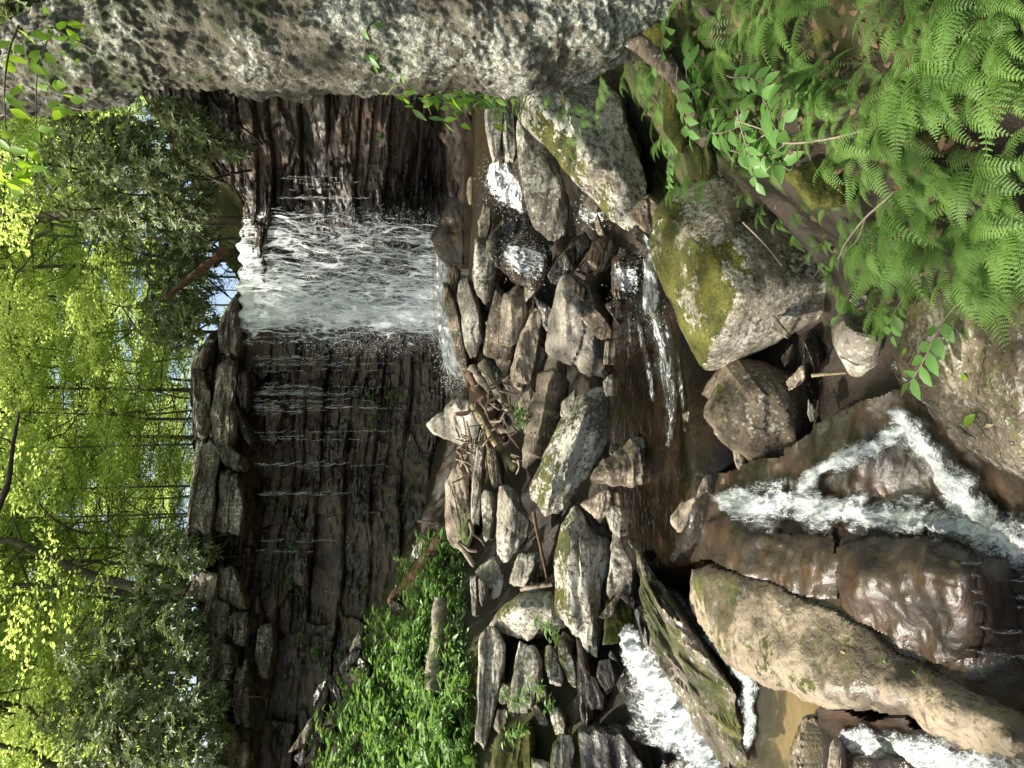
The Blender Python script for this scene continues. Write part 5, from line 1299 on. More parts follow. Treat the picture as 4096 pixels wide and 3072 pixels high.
# ferns hanging over the rock beside the trunk and along the big slab's edge
for x, y, d, s_ in [(1400,170,3.5,.20),(1430,190,3.4,.2),(1455,230,3.35,.22),(1440,280,3.5,.2),(1470,320,3.4,.2),(1490,370,3.3,.2),(1420,230,3.6,.2),(1380,150,3.7,.2),(1500,410,3.2,.18),(1340,175,4.5,.16),(1300,170,4.8,.2),(1460,400,3.4,.18),(1480,270,3.25,.2)]:
    fern(uv('T', x, y, d), s_, 5, "fern hanging over the dark hollow at the trunk's foot", "ferns hanging at the trunk's foot", lean=(-0.8, -0.5), spread=0.7, rr=rr, pitch=-0.05)
for x, y, d in [(1180,215,5.7),(1210,240,5.6),(1240,230,5.5),(1255,265,5.5),(1290,245,5.2),(1230,300,5.5)]:
    fern(uv('T', x, y, d), 0.26, 4, "small fern growing on the huge leaning slab", "ferns on the huge leaning slab", lean=(-0.7, -0.6), spread=0.8, rr=rr, pitch=0.0)
for x, y, d in [(1055,195,8.2),(1075,200,7.9),(1095,215,7.6),(1120,205,7.3),(1085,230,7.7),(1140,215,7.0)]:
    fern(uv('T', x, y, d), 0.42, 5, "fern tuft behind the trunk above the lichened stones", "fern tufts behind the trunk", lean=(-0.7, -0.7), spread=0.9, rr=rr, pitch=0.1)
for x, y, d in [(1010,1128,10.2),(1000,1155,10.0),(1015,1180,9.8),(985,1560,9.4),(1030,1640,8.6),(1015,1600,8.9),(880,1365,10.6),(900,1400,10.3),(895,1450,10.2)]:
    fern(uv('T', x, y, d), 0.36, 5, "fern clump on the far green bank beside the stacked rocks", "ferns on the far green bank", lean=(0.4, -0.8), spread=1.2, rr=rr, pitch=0.4)

# ------------------------------------------------------------------ leafy saplings and twigs on the near bank
def sprig_meshes(seed, n, length, leafL, leafW, shape='ovate', droop=0.3):
    r_ = np.random.default_rng(seed)
    t_ = np.linspace(0, 1, 10)
    P = np.stack([0.15 * length * np.sin(t_ * 3 + seed) * t_, length * t_, 0.25 * length * t_ - droop * length * t_ ** 2], 1)
    sv, sf = tube(P, np.linspace(0.004, 0.0012, 10) * (length / 0.3) ** 0.5, 5, cap=False)
    C = []; Dv = []; Nv = []
    for k in range(n):
        q = 0.15 + 0.85 * (k + 1) / n
        c = np.array([np.interp(q, t_, P[:, j]) for j in range(3)])
        sg = 1 if k % 2 else -1
        dv = np.array([sg * (0.9 if k < n - 1 else 0.1), 0.55 + 0.3 * r_.random(), -0.15 + 0.25 * (r_.random() - 0.5)])
        C.append(c); Dv.append(dv); Nv.append(np.array([0, 0, 1]) + 0.35 * r_.normal(size=3))
    V, F = leaf_cloud(np.array(C), np.array(Dv), np.array(Nv), leafL * (0.7 + 0.5 * r_.random(n)), leafW, shape, 0.12, 0.18)
    return mesh_np("stem", sv, sf), mesh_np("leaves", V, F)
SPR = [sprig_meshes(k, 7 + k, 0.22 + 0.03 * k, 0.085, 0.042) for k in range(5)]
for a, b in SPR: a.materials.append(M['twig']); b.materials.append(M['sapling'])
def sapling(loc, scale, az, pitch, label, group, k, mat=None):
    e = empty("sapling", tuple(loc), label, "sapling", group)
    a, b = SPR[k % 5]
    for nm, me in (("stem", a), ("leaves", b)):
        o = link(nm, me, None, e)
    e.rotation_euler = (pitch, 0, az); e.scale = (scale,) * 3
    return e
rr = np.random.default_rng(33)
for i, (x, y) in enumerate([(1450,130),(1470,160),(1500,190),(1530,160),(1520,250),(1560,210),(1590,290),(1620,250),(1630,330),(1660,250),(1680,310),(1700,380),(1610,390),(1560,380),(1730,300),(1760,330),(1510,120),(1490,90),(1640,180),(1720,230),(1840,700),(1900,520),(2080,680),(2130,660),(1810,600),(2010,640),(1690,540),(1500,560),(1540,290),(1480,240),(1580,170),(1600,220),(1540,330),(1500,330),(1650,360),(1560,260)]):
    p = on_ground(*pix('T', x - 20, y))
    if p is None: p = uv('T', x, y, 3.2)
    e = sapling(p + np.array([0, -0.05, 0.10]), 0.8 + 0.5 * rr.random(), rr.random() * 6.28, 0.2 * rr.normal(), "broad-leaved sapling sprig standing among the bank ferns", "sapling sprigs among the bank ferns", i)
def stick(name, label, view, pts, r0, r1, mat, cat="branch", group=None, sides=8, wob=0.2, n=40, side=None):
    P = smooth_path([uv(view, x, y, d) for x, y, d in pts], n)
    V, F = tube(P, np.linspace(r0, r1, n), sides, cap=True, wob=wob, seed=len(bpy.data.objects))
    c = P.mean(0)
    me = mesh_np(name, V - c, fix_quads(F))
    o = link(name, me, M[mat], None, label, cat, group); o.location = c
    for q, sp_ in enumerate(side or []):
        P2 = smooth_path([uv(view, x, y, d) for x, y, d in sp_[0]], 16)
        v2, f2 = tube(P2, np.linspace(sp_[1], sp_[1] * 0.5, 16), 6, cap=True, wob=wob, seed=q)
        b = link("side_twig", mesh_np("side_twig", v2 - c, fix_quads(f2)), M[mat], o)
    return o
stick("branch", "bare grey twig arching down among the lower bank ferns", 'T', [(2010,320,2.05),(1970,370,2.12),(1920,425,2.2),(1870,470,2.3),(1830,520,2.4),(1810,560,2.45)], 0.006, 0.003, 'twig', side=[([(1870,470,2.3),(1850,520,2.35),(1815,550,2.4)], 0.002)])
stick("branch", "slender pale forked twig crossing the middle of the fern bank", 'T', [(1920,265,2.1),(1850,285,2.2),(1790,300,2.3),(1700,309,2.45),(1660,285,2.5),(1590,260,2.6)], 0.006, 0.003, 'twig', side=[([(1700,309,2.45),(1670,330,2.5)], 0.002)])
stick("branch", "short pale stick lying on the great moss boulder", 'T', [(1605,480,3.35),(1650,525,3.2),(1690,575,3.15)], 0.006, 0.004, 'twig')
stick("branch", "pale root-like stick at the head of the fern bank", 'T', [(1500,0,2.8),(1530,35,2.72),(1555,55,2.7)], 0.02, 0.012, 'wood')
stick("branch", "twig rising from the corner of the fern bank", 'T', [(2050,70,1.75),(2070,30,1.75),(2085,-20,1.75)], 0.005, 0.004, 'twig')

# ------------------------------------------------------------------ mossy mounds on the near bank
for i, (lab, pts, d) in enumerate([("round moss-covered mound under a bright fern frond", [(1750,60),(1790,10),(1870,10),(1870,80),(1840,125),(1790,140),(1755,110)], 2.2),
                       ("moss cushion on the bank above the great moss boulder", [(1478,320),(1520,300),(1545,340),(1530,385),(1490,380)], 3.05),
                       ("moss hump in the middle of the lower fern bank", [(1700,380),(1800,330),(1860,370),(1850,440),(1760,450)], 2.4),
                       ("long moss hump at the corner of the fern bank", [(1960,230),(2060,210),(2110,260),(2080,330),(1980,330)], 1.98),
                       ("moss pad beside the trunk's root", [(1380,60),(1440,40),(1460,90),(1420,130),(1380,110)], 2.98),
                       ("moss shelf hanging below the trunk's root", [(1440,150),(1480,160),(1500,260),(1470,330),(1430,260)], 3.2)]):
    rock("mossy_mound", lab, 'T', pts, d, 'mossfull', th=0.25, cat="moss mound", group="moss mounds on the near bank", p=10, rough=0.03, seed=600 + i)

# ------------------------------------------------------------------ sprigs on the trunk and the bright spray hanging into view
LS = [sprig_meshes(20 + k, 9, 0.30, 0.075, 0.034, 'ovate', 0.35) for k in range(3)]
for a, b in LS: a.materials.append(M['twig']); b.materials.append(M['bright'])
def hang(label, cat, pts, leaves, name="leafy_twig", mat='bright', L=0.07, W=0.034, r0=0.005, n=60, seed=0, group=None, spread=0.10, down=0.8):
    r_ = np.random.default_rng(seed)
    P = smooth_path([uv('T', x, y, d) for x, y, d in pts], n)
    V, F = tube(P, np.linspace(r0, r0 * 0.3, n), 6, cap=False, wob=0.15)
    c = P[0]
    e = empty(name, tuple(c), label, cat, group)
    o = link("stem", mesh_np("stem", V - c, F), M['twig'], e)
    idx = (np.linspace(0.12, 1, leaves) * (n - 1)).astype(int)
    C = P[idx] + r_.normal(size=(leaves, 3)) * spread * 0.6
    T_ = np.gradient(P, axis=0)[idx]; T_ /= np.linalg.norm(T_, axis=1)[:, None]
    D = T_ * 0.5 + r_.normal(size=(leaves, 3)) * 0.6 + np.array([0, -0.1, -down])
    Nn = r_.normal(size=(leaves, 3)) * 0.6 + np.array([0, -0.6, 0.6])
    V, F = leaf_cloud(C - c, D, Nn, L * (0.7 + 0.6 * r_.random(leaves)), W, 'ovate', 0.1, 0.15)
    link("leaves", mesh_np("leaves", V, F), M[mat], e)
    return e
hang("bright leafy twig hanging in front of the leaning trunk at the top", "twig", [(208,110,3.0),(150,80,2.95),(110,60,2.9),(100,95,2.88),(80,170,2.85),(78,270,2.8)], 26, seed=1)
hang("bright green leaf spray dangling over the trunk's highest visible stretch", "twig", [(40,55,2.9),(20,110,2.85),(10,190,2.8),(15,290,2.8),(40,380,2.85)], 34, seed=2, spread=0.12)
hang("pale leaf tuft at the edge of the frame beside the trunk", "twig", [(-30,330,2.8),(0,345,2.8),(30,360,2.8),(60,370,2.85)], 12, seed=3)
hang("tiny sprig of small leaves against the dark trunk bend", "twig", [(140,225,3.1),(165,235,3.1),(195,240,3.1)], 9, L=0.045, W=0.02, seed=4, spread=0.06)
hang("leaf sprig sprouting from the middle of the leaning trunk", "twig", [(810,45,2.86),(795,60,2.84),(790,95,2.84),(785,130,2.85)], 8, L=0.05, W=0.025, seed=5, spread=0.05, mat='sapling')
hang("yellow-green sprig on the trunk's edge above the dark hollow", "twig", [(835,205,3.0),(850,190,2.98),(870,185,2.97),(880,210,2.97)], 10, L=0.05, W=0.018, seed=6, spread=0.05)
for i, (x, y) in enumerate([(905,205),(925,215),(945,205),(960,220),(985,205),(1000,225),(1020,215),(975,190),(1035,200)]):
    hang("drooping leafy sprig growing behind the trunk over the pool", "twig", [(x-30,y-30,4.2),(x-10,y-10,4.2),(x+10,y,4.2),(x+30,y+8,4.2)], 9, L=0.10, W=0.035, seed=20 + i, spread=0.12, mat='herb' if i % 3 else 'bright', group="leafy sprigs behind the trunk")

# brown litter lying on the bank between the ferns
rr = np.random.default_rng(48); C = []
while len(C) < 420:
    x = 1415 + 830 * rr.random(); y = -20 + 790 * rr.random()
    if inside(x, y, BP): C.append((x, y))
gx = np.linspace(1415, 2250, 34); gy = np.linspace(-20, 770, 32); LG = np.full((34, 32, 3), np.nan)
for i, a in enumerate(gx):
    for j, b in enumerate(gy):
        p = on_ground(*pix('T', a, b))
        if p is not None: LG[i, j] = p
Cw = []
for x, y in C:
    p = LG[int((x - 1415) / 835 * 33), int((y + 20) / 790 * 31)]
    if not np.isnan(p[0]): Cw.append(p + np.array([0.03 * rr.normal(), 0.03 * rr.normal(), 0.015 + 0.015 * rr.random()]))
Cw = np.array(Cw); m = len(Cw); a = rr.random(m) * 6.28
V, F = leaf_cloud(Cw, np.stack([np.cos(a), np.sin(a), 0.3 * rr.normal(size=m)], 1), np.array([-0.2, -0.4, 1]) + 0.5 * rr.normal(size=(m, 3)), 0.025 + 0.03 * rr.random(m), 0.022, 'ovate', 0.25, 0.3)
link("leaf_litter", mesh_np("leaf_litter", V, F), leaf_mat('dead leaf', (0.05, 0.027, 0.015), (0.13, 0.078, 0.045), 0.1, (0.2, 0.1, 0.05), rough=0.8), None, "brown dead leaves strewn over the bank under the ferns", "leaf litter", None, "stuff")
# ------------------------------------------------------------------ rhododendrons on the cliff's rim
def rhodo(label, group, blobs, n, seed, stems):
    """blobs: (T x, T y, radius x, radius y in T pixels, distance)"""
    r_ = np.random.default_rng(seed)
    bx = np.array(blobs, float)
    area = bx[:, 2] * bx[:, 3]
    C = []; A = []
    for _ in range(n):
        b = bx[r_.choice(len(bx), p=area / area.sum())]
        v = r_.normal(size=3); v /= np.linalg.norm(v); v[1] = -abs(v[1]) if r_.random() < 0.75 else v[1]
        rad_ = (0.45 + 0.55 * r_.random() ** 0.5)
        c0 = uv('T', b[0], b[1], b[4]); sz = b[4] / FPX * S
        c = c0 + np.array([v[0] * b[3] * sz, v[1] * b[3] * sz * 0.9, v[2] * b[2] * sz]) * rad_
        C.append(c); A.append(v * 0.7 + np.array([0, -0.25, 0.55]) + 0.35 * r_.normal(size=3))
    C = np.array(C); A = np.array(A); A /= np.linalg.norm(A, axis=1)[:, None]
    parts = []
    k = 9
    ref = np.array([0.3, 0.9, 0.2])
    X = np.cross(A, ref); X /= np.linalg.norm(X, axis=1)[:, None]; Y = np.cross(A, X)
    ph = r_.random(n) * 6.28
    for q in range(k):
        a = ph + q * 2 * np.pi / k + 0.25 * r_.normal(size=n)
        el = 0.15 + 0.5 * r_.random(n)
        D = (np.cos(a)[:, None] * X + np.sin(a)[:, None] * Y) * np.cos(el)[:, None] + A * np.sin(el)[:, None] * 0.9
        parts.append(leaf_cloud(C, D, A + 0.15 * r_.normal(size=(n, 3)), 0.11 + 0.06 * r_.random(n), 0.036 + 0.014 * r_.random(n), 'rhomb', 0.12, 0.16))
    V, F = merge(parts)
    base = np.array([C[:, 0].mean(), C[:, 1].mean() + 0.5, C[:, 2].min() - 0.3])
    e = empty("rhododendron", tuple(base), label, "shrub", group)
    part_at(link("foliage", mesh_np("foliage", V, F), M['rhodo']), e)
    tb = []
    for q in range(stems):
        c = C[r_.integers(0, n)]
        st = c + np.array([r_.normal() * 0.25, 0.45 + 0.3 * r_.random(), -0.55 - 0.3 * r_.random()])
        mid = (st + c) / 2 + r_.normal(size=3) * 0.25
        tb.append(tube(smooth_path([st, mid, c], 12), np.linspace(0.028, 0.006, 12), 5, cap=False))
    V, F = merge(tb)
    part_at(link("stems", mesh_np("stems", V, F), M['darktwig'], kind="stuff"), e)
    return e
RG = "rhododendrons along the cliff's rim"
rhodo("dense pale-lit rhododendron heaped over the rim, its leaves shining", RG, [(230,1400,90,80,15.0),(300,1360,80,70,14.8),(330,1440,90,80,14.6),(260,1480,80,70,15.0)], 620, 1, 14)
rhodo("dark rhododendron mass at the frame's edge above the ledge", RG, [(330,1560,110,90,14.0),(250,1600,100,80,14.4),(400,1620,80,70,13.6),(170,1540,70,60,15),(450,1610,50,60,13.3)], 780, 2, 12)
rhodo("rhododendron draping over the lichened ledge below the leaning grey trees", RG, [(330,1190,60,50,15.0),(390,1180,60,40,14.6),(420,1200,50,40,14.5),(350,1260,50,50,14.9)], 330, 3, 9)
rhodo("rhododendron spray hanging low over the dark overhang", RG, [(450,1510,45,45,13.4),(410,1540,50,50,13.5),(460,1540,40,30,13.3)], 130, 4, 6)
rhodo("small rhododendron below the pale-lit bush, tips over the ledge", RG, [(410,1360,40,40,14.1),(430,1410,40,50,14.0),(390,1330,40,40,14.2)], 170, 5, 6)
rhodo("shaded rhododendron thicket beyond the bend of the leaning trunk", RG, [(220,320,120,70,13.6),(300,340,110,70,13.2),(370,330,80,60,13.0),(180,390,110,70,14.5)], 680, 6, 12)
rhodo("rhododendron thicket above the waterfall's dark edge", RG, [(330,430,100,60,15.3),(400,430,70,60,15.2),(280,480,100,60,16.0),(420,500,50,50,16.2)], 600, 7, 12)
rhodo("thin rhododendron branch reaching down over the black wall", RG, [(470,310,35,25,12.6),(430,270,40,30,12.4),(520,335,30,18,12.8),(395,255,40,25,12.2),(330,225,45,20,11.8)], 110, 8, 5)
rhodo("dark rhododendron seen past the trunk's far side at the top", RG, [(60,0,70,45,9.0),(130,-40,70,45,9.0),(20,20,60,40,9.5)], 260, 12, 5)
rhodo("rhododendron with yellowish leaves beside the fallen dead log", RG, [(410,610,60,50,17.2),(380,660,60,50,17.4),(430,690,40,40,17.0)], 330, 9, 8)
rhodo("rhododendron clump behind the topmost rim stones", RG, [(380,720,50,40,18.5),(340,690,60,50,19.0)], 220, 10, 6)
rhodo("grey-leaved rhododendron standing behind the waterfall's lip", RG, [(420,560,60,45,18.0),(360,570,70,50,18.5)], 260, 11, 6)

# ------------------------------------------------------------------ forest trees above the cliff
def crown_mesh(name, seed, H=17.0, lo=4.0, limbs=26, leaves=5200, reach=4.2, L=0.115):
    r_ = np.random.default_rng(seed)
    C = []; D = []; Nn = []; tb = []
    per = leaves // limbs
    for k in range(limbs):
        z = lo + (H - lo) * (k + r_.random()) / limbs
        az = k * 2.4 + r_.random()
        rl = reach * (0.55 + 0.6 * r_.random()) * (1.0 - 0.55 * max(0, (z - 0.55 * H) / (0.45 * H)))
        dv = np.array([math.cos(az), math.sin(az), 0.22 + 0.25 * r_.random()])
        P = np.array([[0, 0, z]]) + np.linspace(0, 1, 8)[:, None] * dv * rl + np.cumsum(r_.normal(size=(8, 3)) * 0.10, 0)
        P[:, 2] -= 0.10 * rl * np.linspace(0, 1, 8) ** 2
        tb.append(tube(P, np.linspace(0.028, 0.006, 8), 5, cap=False))
        m = 14
        for j in range(m):
            q = 0.25 + 0.75 * r_.random(); o = np.array([np.interp(q, np.linspace(0, 1, 8), P[:, a]) for a in range(3)])
            sa = az + (1 if j % 2 else -1) * (0.5 + 0.7 * r_.random()); tl = rl * 0.42 * (1.15 - 0.5 * q)
            sd = np.array([math.cos(sa), math.sin(sa), 0.05 * r_.normal() - 0.05])
            nl = per // m
            f = r_.random(nl)
            c = o + sd * (f * tl)[:, None] + np.cross(sd, [0, 0, 1]) * ((r_.random(nl) - 0.5) * 0.55 * (1.1 - f * 0.6))[:, None]
            c[:, 2] += 0.05 * r_.normal(size=nl) - 0.12 * tl * f ** 2
            C.append(c); D.append(sd + 0.8 * r_.normal(size=(nl, 3)) * np.array([1, 1, 0.3])); Nn.append(np.array([0, 0, 1]) + 0.45 * r_.normal(size=(nl, 3)))
    C = np.vstack(C); D = np.vstack(D); Nn = np.vstack(Nn)
    V, F = leaf_cloud(C, D, Nn, L * (0.7 + 0.6 * r_.random(len(C))), L * 0.62, 'rhomb', 0.1, 0.1)
    tv, tf = merge(tb)
    return mesh_np(name, V, F), mesh_np("limbs", tv, tf)
CR = [crown_mesh("crown", 40 + k, H=h, lo=lo, limbs=li, leaves=le, reach=re) for k, (h, lo, li, le, re) in enumerate([(17, 2.5, 34, 20000, 3.8), (20, 4, 32, 20000, 4.2), (14, 1.5, 28, 17000, 3.4), (23, 4, 34, 23000, 4.6)])]
for a, b in CR: a.materials.append(M['canopy']); b.materials.append(M['bark2'])
hem = crown_mesh("crown", 60, H=13, lo=1.0, limbs=40, leaves=9500, reach=2.8, L=0.075)
hem[0].materials.append(M['canopy2']); hem[1].materials.append(M['bark2'])
def forest_tree(label, group, pts, w, d, k, scale=1.0, crown=True, rz=None, crown_mat=None):
    """pts: picture points (T) up the trunk from its foot; w trunk width in T pixels"""
    foot = uv('T', *pts[0], d); 
    fz = floor_z(foot[0], d) - 0.4
    P = [np.array([foot[0], foot[1], min(fz, foot[2] - 0.2)])] + [uv('T', x, y, d) for x, y in pts]
    r0 = w * S * 0.5 * d / FPX
    top = P[-1] + (P[-1] - P[-2]) / np.linalg.norm(P[-1] - P[-2]) * 6.0 + np.array([0, 0, 2.0])
    P.append(top)
    Q = smooth_path(P, 40)
    V, F = tube(Q, np.linspace(r0 * 1.2, r0 * 0.45, 40), 9, cap=False, wob=0.14, seed=int(d * 10))
    e = empty("forest_tree", tuple(P[0]), label, "tree", group)
    part_at(link("trunk", mesh_np("trunk", V, F), M['bark2']), e)
    if crown:
        cm_, lm_ = hem if k == 9 else CR[k % 4]
        for nm, me in (("crown", cm_), ("limbs", lm_)):
            o = link(nm, me, None, e)
            o.scale = (scale, scale, scale); o.rotation_euler = (0, 0, rz if rz is not None else (k * 1.7 + d))
            sh = Q[25] - P[0]; o.location = (sh[0], sh[1], 0)
    return e
FT = "trees of the wood above the cliff"
forest_tree("curved grey tree leaning far over above the rhododendrons", FT, [(325,1277),(273,1263),(205,1246),(137,1218),(85,1195),(34,1170),(0,1168),(-60,1160)], 19, 17.0, 2, 1.0)
forest_tree("straight grey trunk beside the curved leaning tree", FT, [(325,1284),(200,1272),(0,1264)], 16, 18.5, 1)
forest_tree("slim dark trunk just behind the straight grey trunk", FT, [(330,1300),(150,1286),(0,1284)], 9, 21, 3)
forest_tree("upright trunk over the crest of the pale-lit rhododendron", FT, [(178,1378),(90,1377),(10,1374)], 12, 22, 0)
forest_tree("double grey trunk above the rhododendron mass", FT, [(170,1452),(80,1450),(0,1448)], 17, 19, 1)
forest_tree("tilted trunk, innermost of the leaning pair at the frame's edge", FT, [(130,1545),(60,1532),(0,1518)], 16, 18, 3)
forest_tree("tilted thinner trunk, outermost of the leaning pair at the frame's edge", FT, [(160,1578),(80,1560),(0,1538)], 11, 19, 0)
forest_tree("pale trunk leaning inwards at the very edge of the frame", FT, [(165,1655),(80,1635),(0,1610)], 15, 17, 2)
forest_tree("thin whip of a tree between the two grey trunk groups", FT, [(110,1438),(50,1420),(0,1405)], 6, 20, 9, 0.6)
forest_tree("short stout trunk over the draping rhododendron", FT, [(350,1232),(300,1222),(230,1215)], 12, 20, 9, 0.8)
forest_tree("thin trunk in the haze beyond the draping rhododendron", FT, [(310,1160),(200,1152),(60,1140)], 7, 24, 9, 0.8)
forest_tree("tall slim trunk over the topmost rim stones", FT, [(418,842),(320,842),(225,840)], 8, 27, 0)
forest_tree("thin dark sapling trunk leaning over the rim stones' middle", FT, [(330,905),(280,898),(232,896)], 6, 25, 2)
forest_tree("far straight trunk over the ledge stones' thick end", FT, [(420,945),(320,943),(230,943)], 9, 30, 1)
forest_tree("pale far trunk, one of a near pair in the sunny gap", FT, [(412,822),(350,815),(280,806)], 6, 34, 3)
forest_tree("leaning far trunk in the sunny gap beside the near pair", FT, [(412,860),(370,855),(300,838)], 5, 36, 0)
forest_tree("dark trunk rising behind the waterfall's lip", FT, [(445,560),(300,568),(120,575)], 12, 20.5, 1)
forest_tree("second dark trunk behind the thicket over the waterfall", FT, [(430,516),(330,515),(200,512)], 9, 22, 3)
forest_tree("forked grey tree over the shaded thicket", FT, [(145,462),(70,480),(0,496)], 13, 17.5, 2)
forest_tree("bent bough crossing above the shaded thicket", FT, [(150,468),(110,495),(60,520),(0,535)], 9, 18.0, 9, 0.5)
forest_tree("leaning snag stub in the leaves over the thicket", FT, [(430,540),(360,535),(300,520)], 10, 19.0, 9, 0.7)
rr = np.random.default_rng(55)
for i in range(34):
    d = 24 + 44 * rr.random() ** 1.2
    y = -150 + 1950 * (i + 0.5 * rr.random()) / 34 
    x = 415 + 25 * rr.random()
    e = forest_tree("slender tree deep in the sunlit wood above the falls", "slender trees deep in the wood", [(x, y), (x - 120, y + 12 * rr.normal()), (x - 260, y + 18 * rr.normal())], 3.5 + 2 * rr.random(), d, int(rr.integers(0, 4)), 1.1 + 0.5 * rr.random(), rz=rr.random() * 6.28)
for i in range(26):
    d = 50 + 40 * rr.random(); y = -250 + 2150 * (i + rr.random()) / 26; x = 400
    forest_tree("broad far tree closing the wood's background", "far trees closing the wood's background", [(x, y), (x - 100, y + 6 * rr.normal()), (x - 220, y + 8 * rr.normal())], 2.5, d, int(rr.integers(0, 4)), 1.8 + 0.7 * rr.random(), rz=rr.random() * 6.28)
# understory hemlock sprays over the left ledge
for i, (x, y, d, s_) in enumerate([(330,1050,20,0.55),(350,1110,19,0.5),(320,1180,21,0.7),(360,960,24,0.6)]):
    forest_tree(["feathery hemlock behind the ledge's thick end", "feathery hemlock rooted by the draping rhododendron", "taller feathery hemlock beyond the curved leaning tree", "small feathery hemlock in the sunny gap"][i], "young hemlocks behind the ledge", [(x + 70, y), (x - 40, y + 2), (x - 120, y + 4)], 5, d, 9, s_, rz=i)

# ------------------------------------------------------------------ dead wood
stick("fallen_log", "dead brown log slanting up from the thicket above the waterfall", 'T', [(490,535,16.2),(450,570,16.1),(400,610,16.0),(357,645,15.9)], 0.11, 0.05, 'wood2', "log", sides=14, wob=0.3)
stick("fallen_log", "peeling brown log leaning against the cliff's foot over the green bank", 'T', [(850,1300,12.6),(885,1255,12.3),(925,1200,12.1),(955,1165,12.0)], 0.13, 0.11, 'wood2', "log", sides=16, wob=0.2)
stick("fallen_log", "wet dark log stub lying under the peeling brown log", 'T', [(885,1280,12.4),(900,1262,12.2),(940,1255,11.9)], 0.12, 0.12, 'wood2', "log", sides=14, wob=0.3)
stick("fallen_log", "rotting log half buried in the green bank", 'T', [(935,1490,9.9),(942,1400,10.1),(948,1330,10.2),(950,1290,10.3)], 0.12, 0.10, 'wood', "log", sides=14, wob=0.3)
stick("bough", "crooked dark bough hanging in the canopy above the ledge", 'T', [(-10,1110,11),(18,1040,11),(28,960,11),(40,900,11),(38,885,11)], 0.05, 0.006, 'darktwig', "branch", side=[([(28,960,11),(15,950,11),(-5,945,11)], 0.02)])
DW = "driftwood piled beside the white boulder"
stick("driftwood_pole", "thick yellowish debarked pole on top of the driftwood pile", 'E', [(860,985,11.0),(920,1080,10.6),(990,1200,10.3),(1060,1310,10.0),(1125,1385,9.8)], 0.07, 0.06, 'wood3', "driftwood", DW, 14, 0.2)
stick("driftwood_log", "long grey weathered log slanting beside the yellow pole", 'E', [(920,720,11.2),(970,820,10.9),(1040,940,10.5),(1110,1040,10.1),(1160,1130,9.9)], 0.085, 0.06, 'wood', "driftwood", DW, 14, 0.35)
stick("driftwood_log", "dark split log under the yellow pole", 'E', [(840,780,11.5),(900,900,11.2),(960,1010,10.9),(1020,1120,10.6),(1060,1200,10.4)], 0.10, 0.07, 'wood2', "driftwood", DW, 12, 0.35)
stick("driftwood_log", "short stubby grey log at the head of the driftwood pile", 'E', [(850,740,11.5),(890,800,11.3),(960,880,11.0)], 0.08, 0.06, 'wood', "driftwood", DW, 10, 0.3)
stick("driftwood_stick", "bleached forked stick lying across the grey weathered log", 'E', [(970,1085,10.2),(1030,1080,10.0),(1055,1030,9.9),(1085,1030,9.9)], 0.025, 0.015, 'wood', "driftwood", DW, side=[([(1040,1060,10),(1055,1110,9.95)], 0.015)])
stick("driftwood_stick", "hooked dark stick against the white boulder", 'E', [(750,1035,11.3),(820,1030,11.2),(880,960,11.1),(930,920,11.0)], 0.035, 0.025, 'wood2', "driftwood", DW)
stick("driftwood_stick", "twisted knot of grey wood at the pile's lower end", 'E', [(1030,1130,10.1),(1090,1140,10.0),(1140,1110,9.9),(1190,1110,9.8)], 0.06, 0.035, 'wood', "driftwood", DW, wob=0.4)
rr = np.random.default_rng(91)
for i in range(80):
    x = 820 + 330 * rr.random(); y = 820 + 560 * rr.random()
    if i < 30: x = 740 + 150 * rr.random(); y = 1180 + 240 * rr.random()
    d = 11.3 - (x - 740) / 400 * 1.4
    a = rr.random() * 6.28; ln = 40 + 90 * rr.random()
    stick("driftwood_stick", "broken pale stick tangled in the driftwood pile", 'E', [(x, y, d - 0.25), (x + ln * 0.5 * math.cos(a) + 8 * rr.normal(), y + ln * 0.5 * math.sin(a), d - 0.3), (x + ln * math.cos(a), y + ln * math.sin(a), d - 0.2 - 0.2 * rr.random())], 0.012 + 0.02 * rr.random(), 0.01, 'wood' if rr.random() < 0.75 else 'wood2', "driftwood", "sticks tangled in the driftwood pile", 6, 0.2, 12)
stick("bleached_branch", "white forked driftwood snag on the green bank's lower edge", 'F', [(840,110,9.7),(850,180,9.6),(820,270,9.5),(880,290,9.5)], 0.03, 0.02, 'wood', "driftwood", DW, side=[([(850,180,9.6),(900,215,9.5),(930,260,9.5)], 0.018), ([(820,270,9.5),(780,240,9.5)], 0.02)])
stick("driftwood_stick", "grey stub pointing down from the green bank beside the snag", 'F', [(760,235,9.7),(810,300,9.6),(860,380,9.4)], 0.06, 0.03, 'wood', "driftwood", DW)
stick("driftwood_stick", "thin brown stick leaning across the gap beside the great square block", 'F', [(1240,40,8.6),(1260,160,8.5),(1290,290,8.4),(1330,490,8.3)], 0.025, 0.018, 'wood2', "driftwood", DW)
stick("driftwood_stick", "bone-white stick stuck between the pointed boulder and the square block", 'F', [(1160,530,8.2),(1230,515,8.1),(1360,500,8.0)], 0.03, 0.025, 'wood', "driftwood", DW)
stick("wet_stick", "crooked dark wet stick standing in the rapids", 'H', [(1345,880,3.3),(1310,960,3.25),(1260,1060,3.2),(1220,1190,3.15)], 0.016, 0.012, 'darktwig', "branch", side=[([(1340,900,3.3),(1350,980,3.25),(1355,1080,3.2)], 0.007)])
stick("wet_stick", "orange-brown stick jammed across the small trickle", 'H', [(870,795,3.5),(950,785,3.45),(1090,775,3.4)], 0.011, 0.008, 'wood3', "branch")
stick("wet_stick", "dark root-like stick along the large brown block's edge", 'H', [(800,1420,3.6),(850,1280,3.6),(890,1120,3.6),(915,950,3.65)], 0.014, 0.008, 'darktwig', "branch")

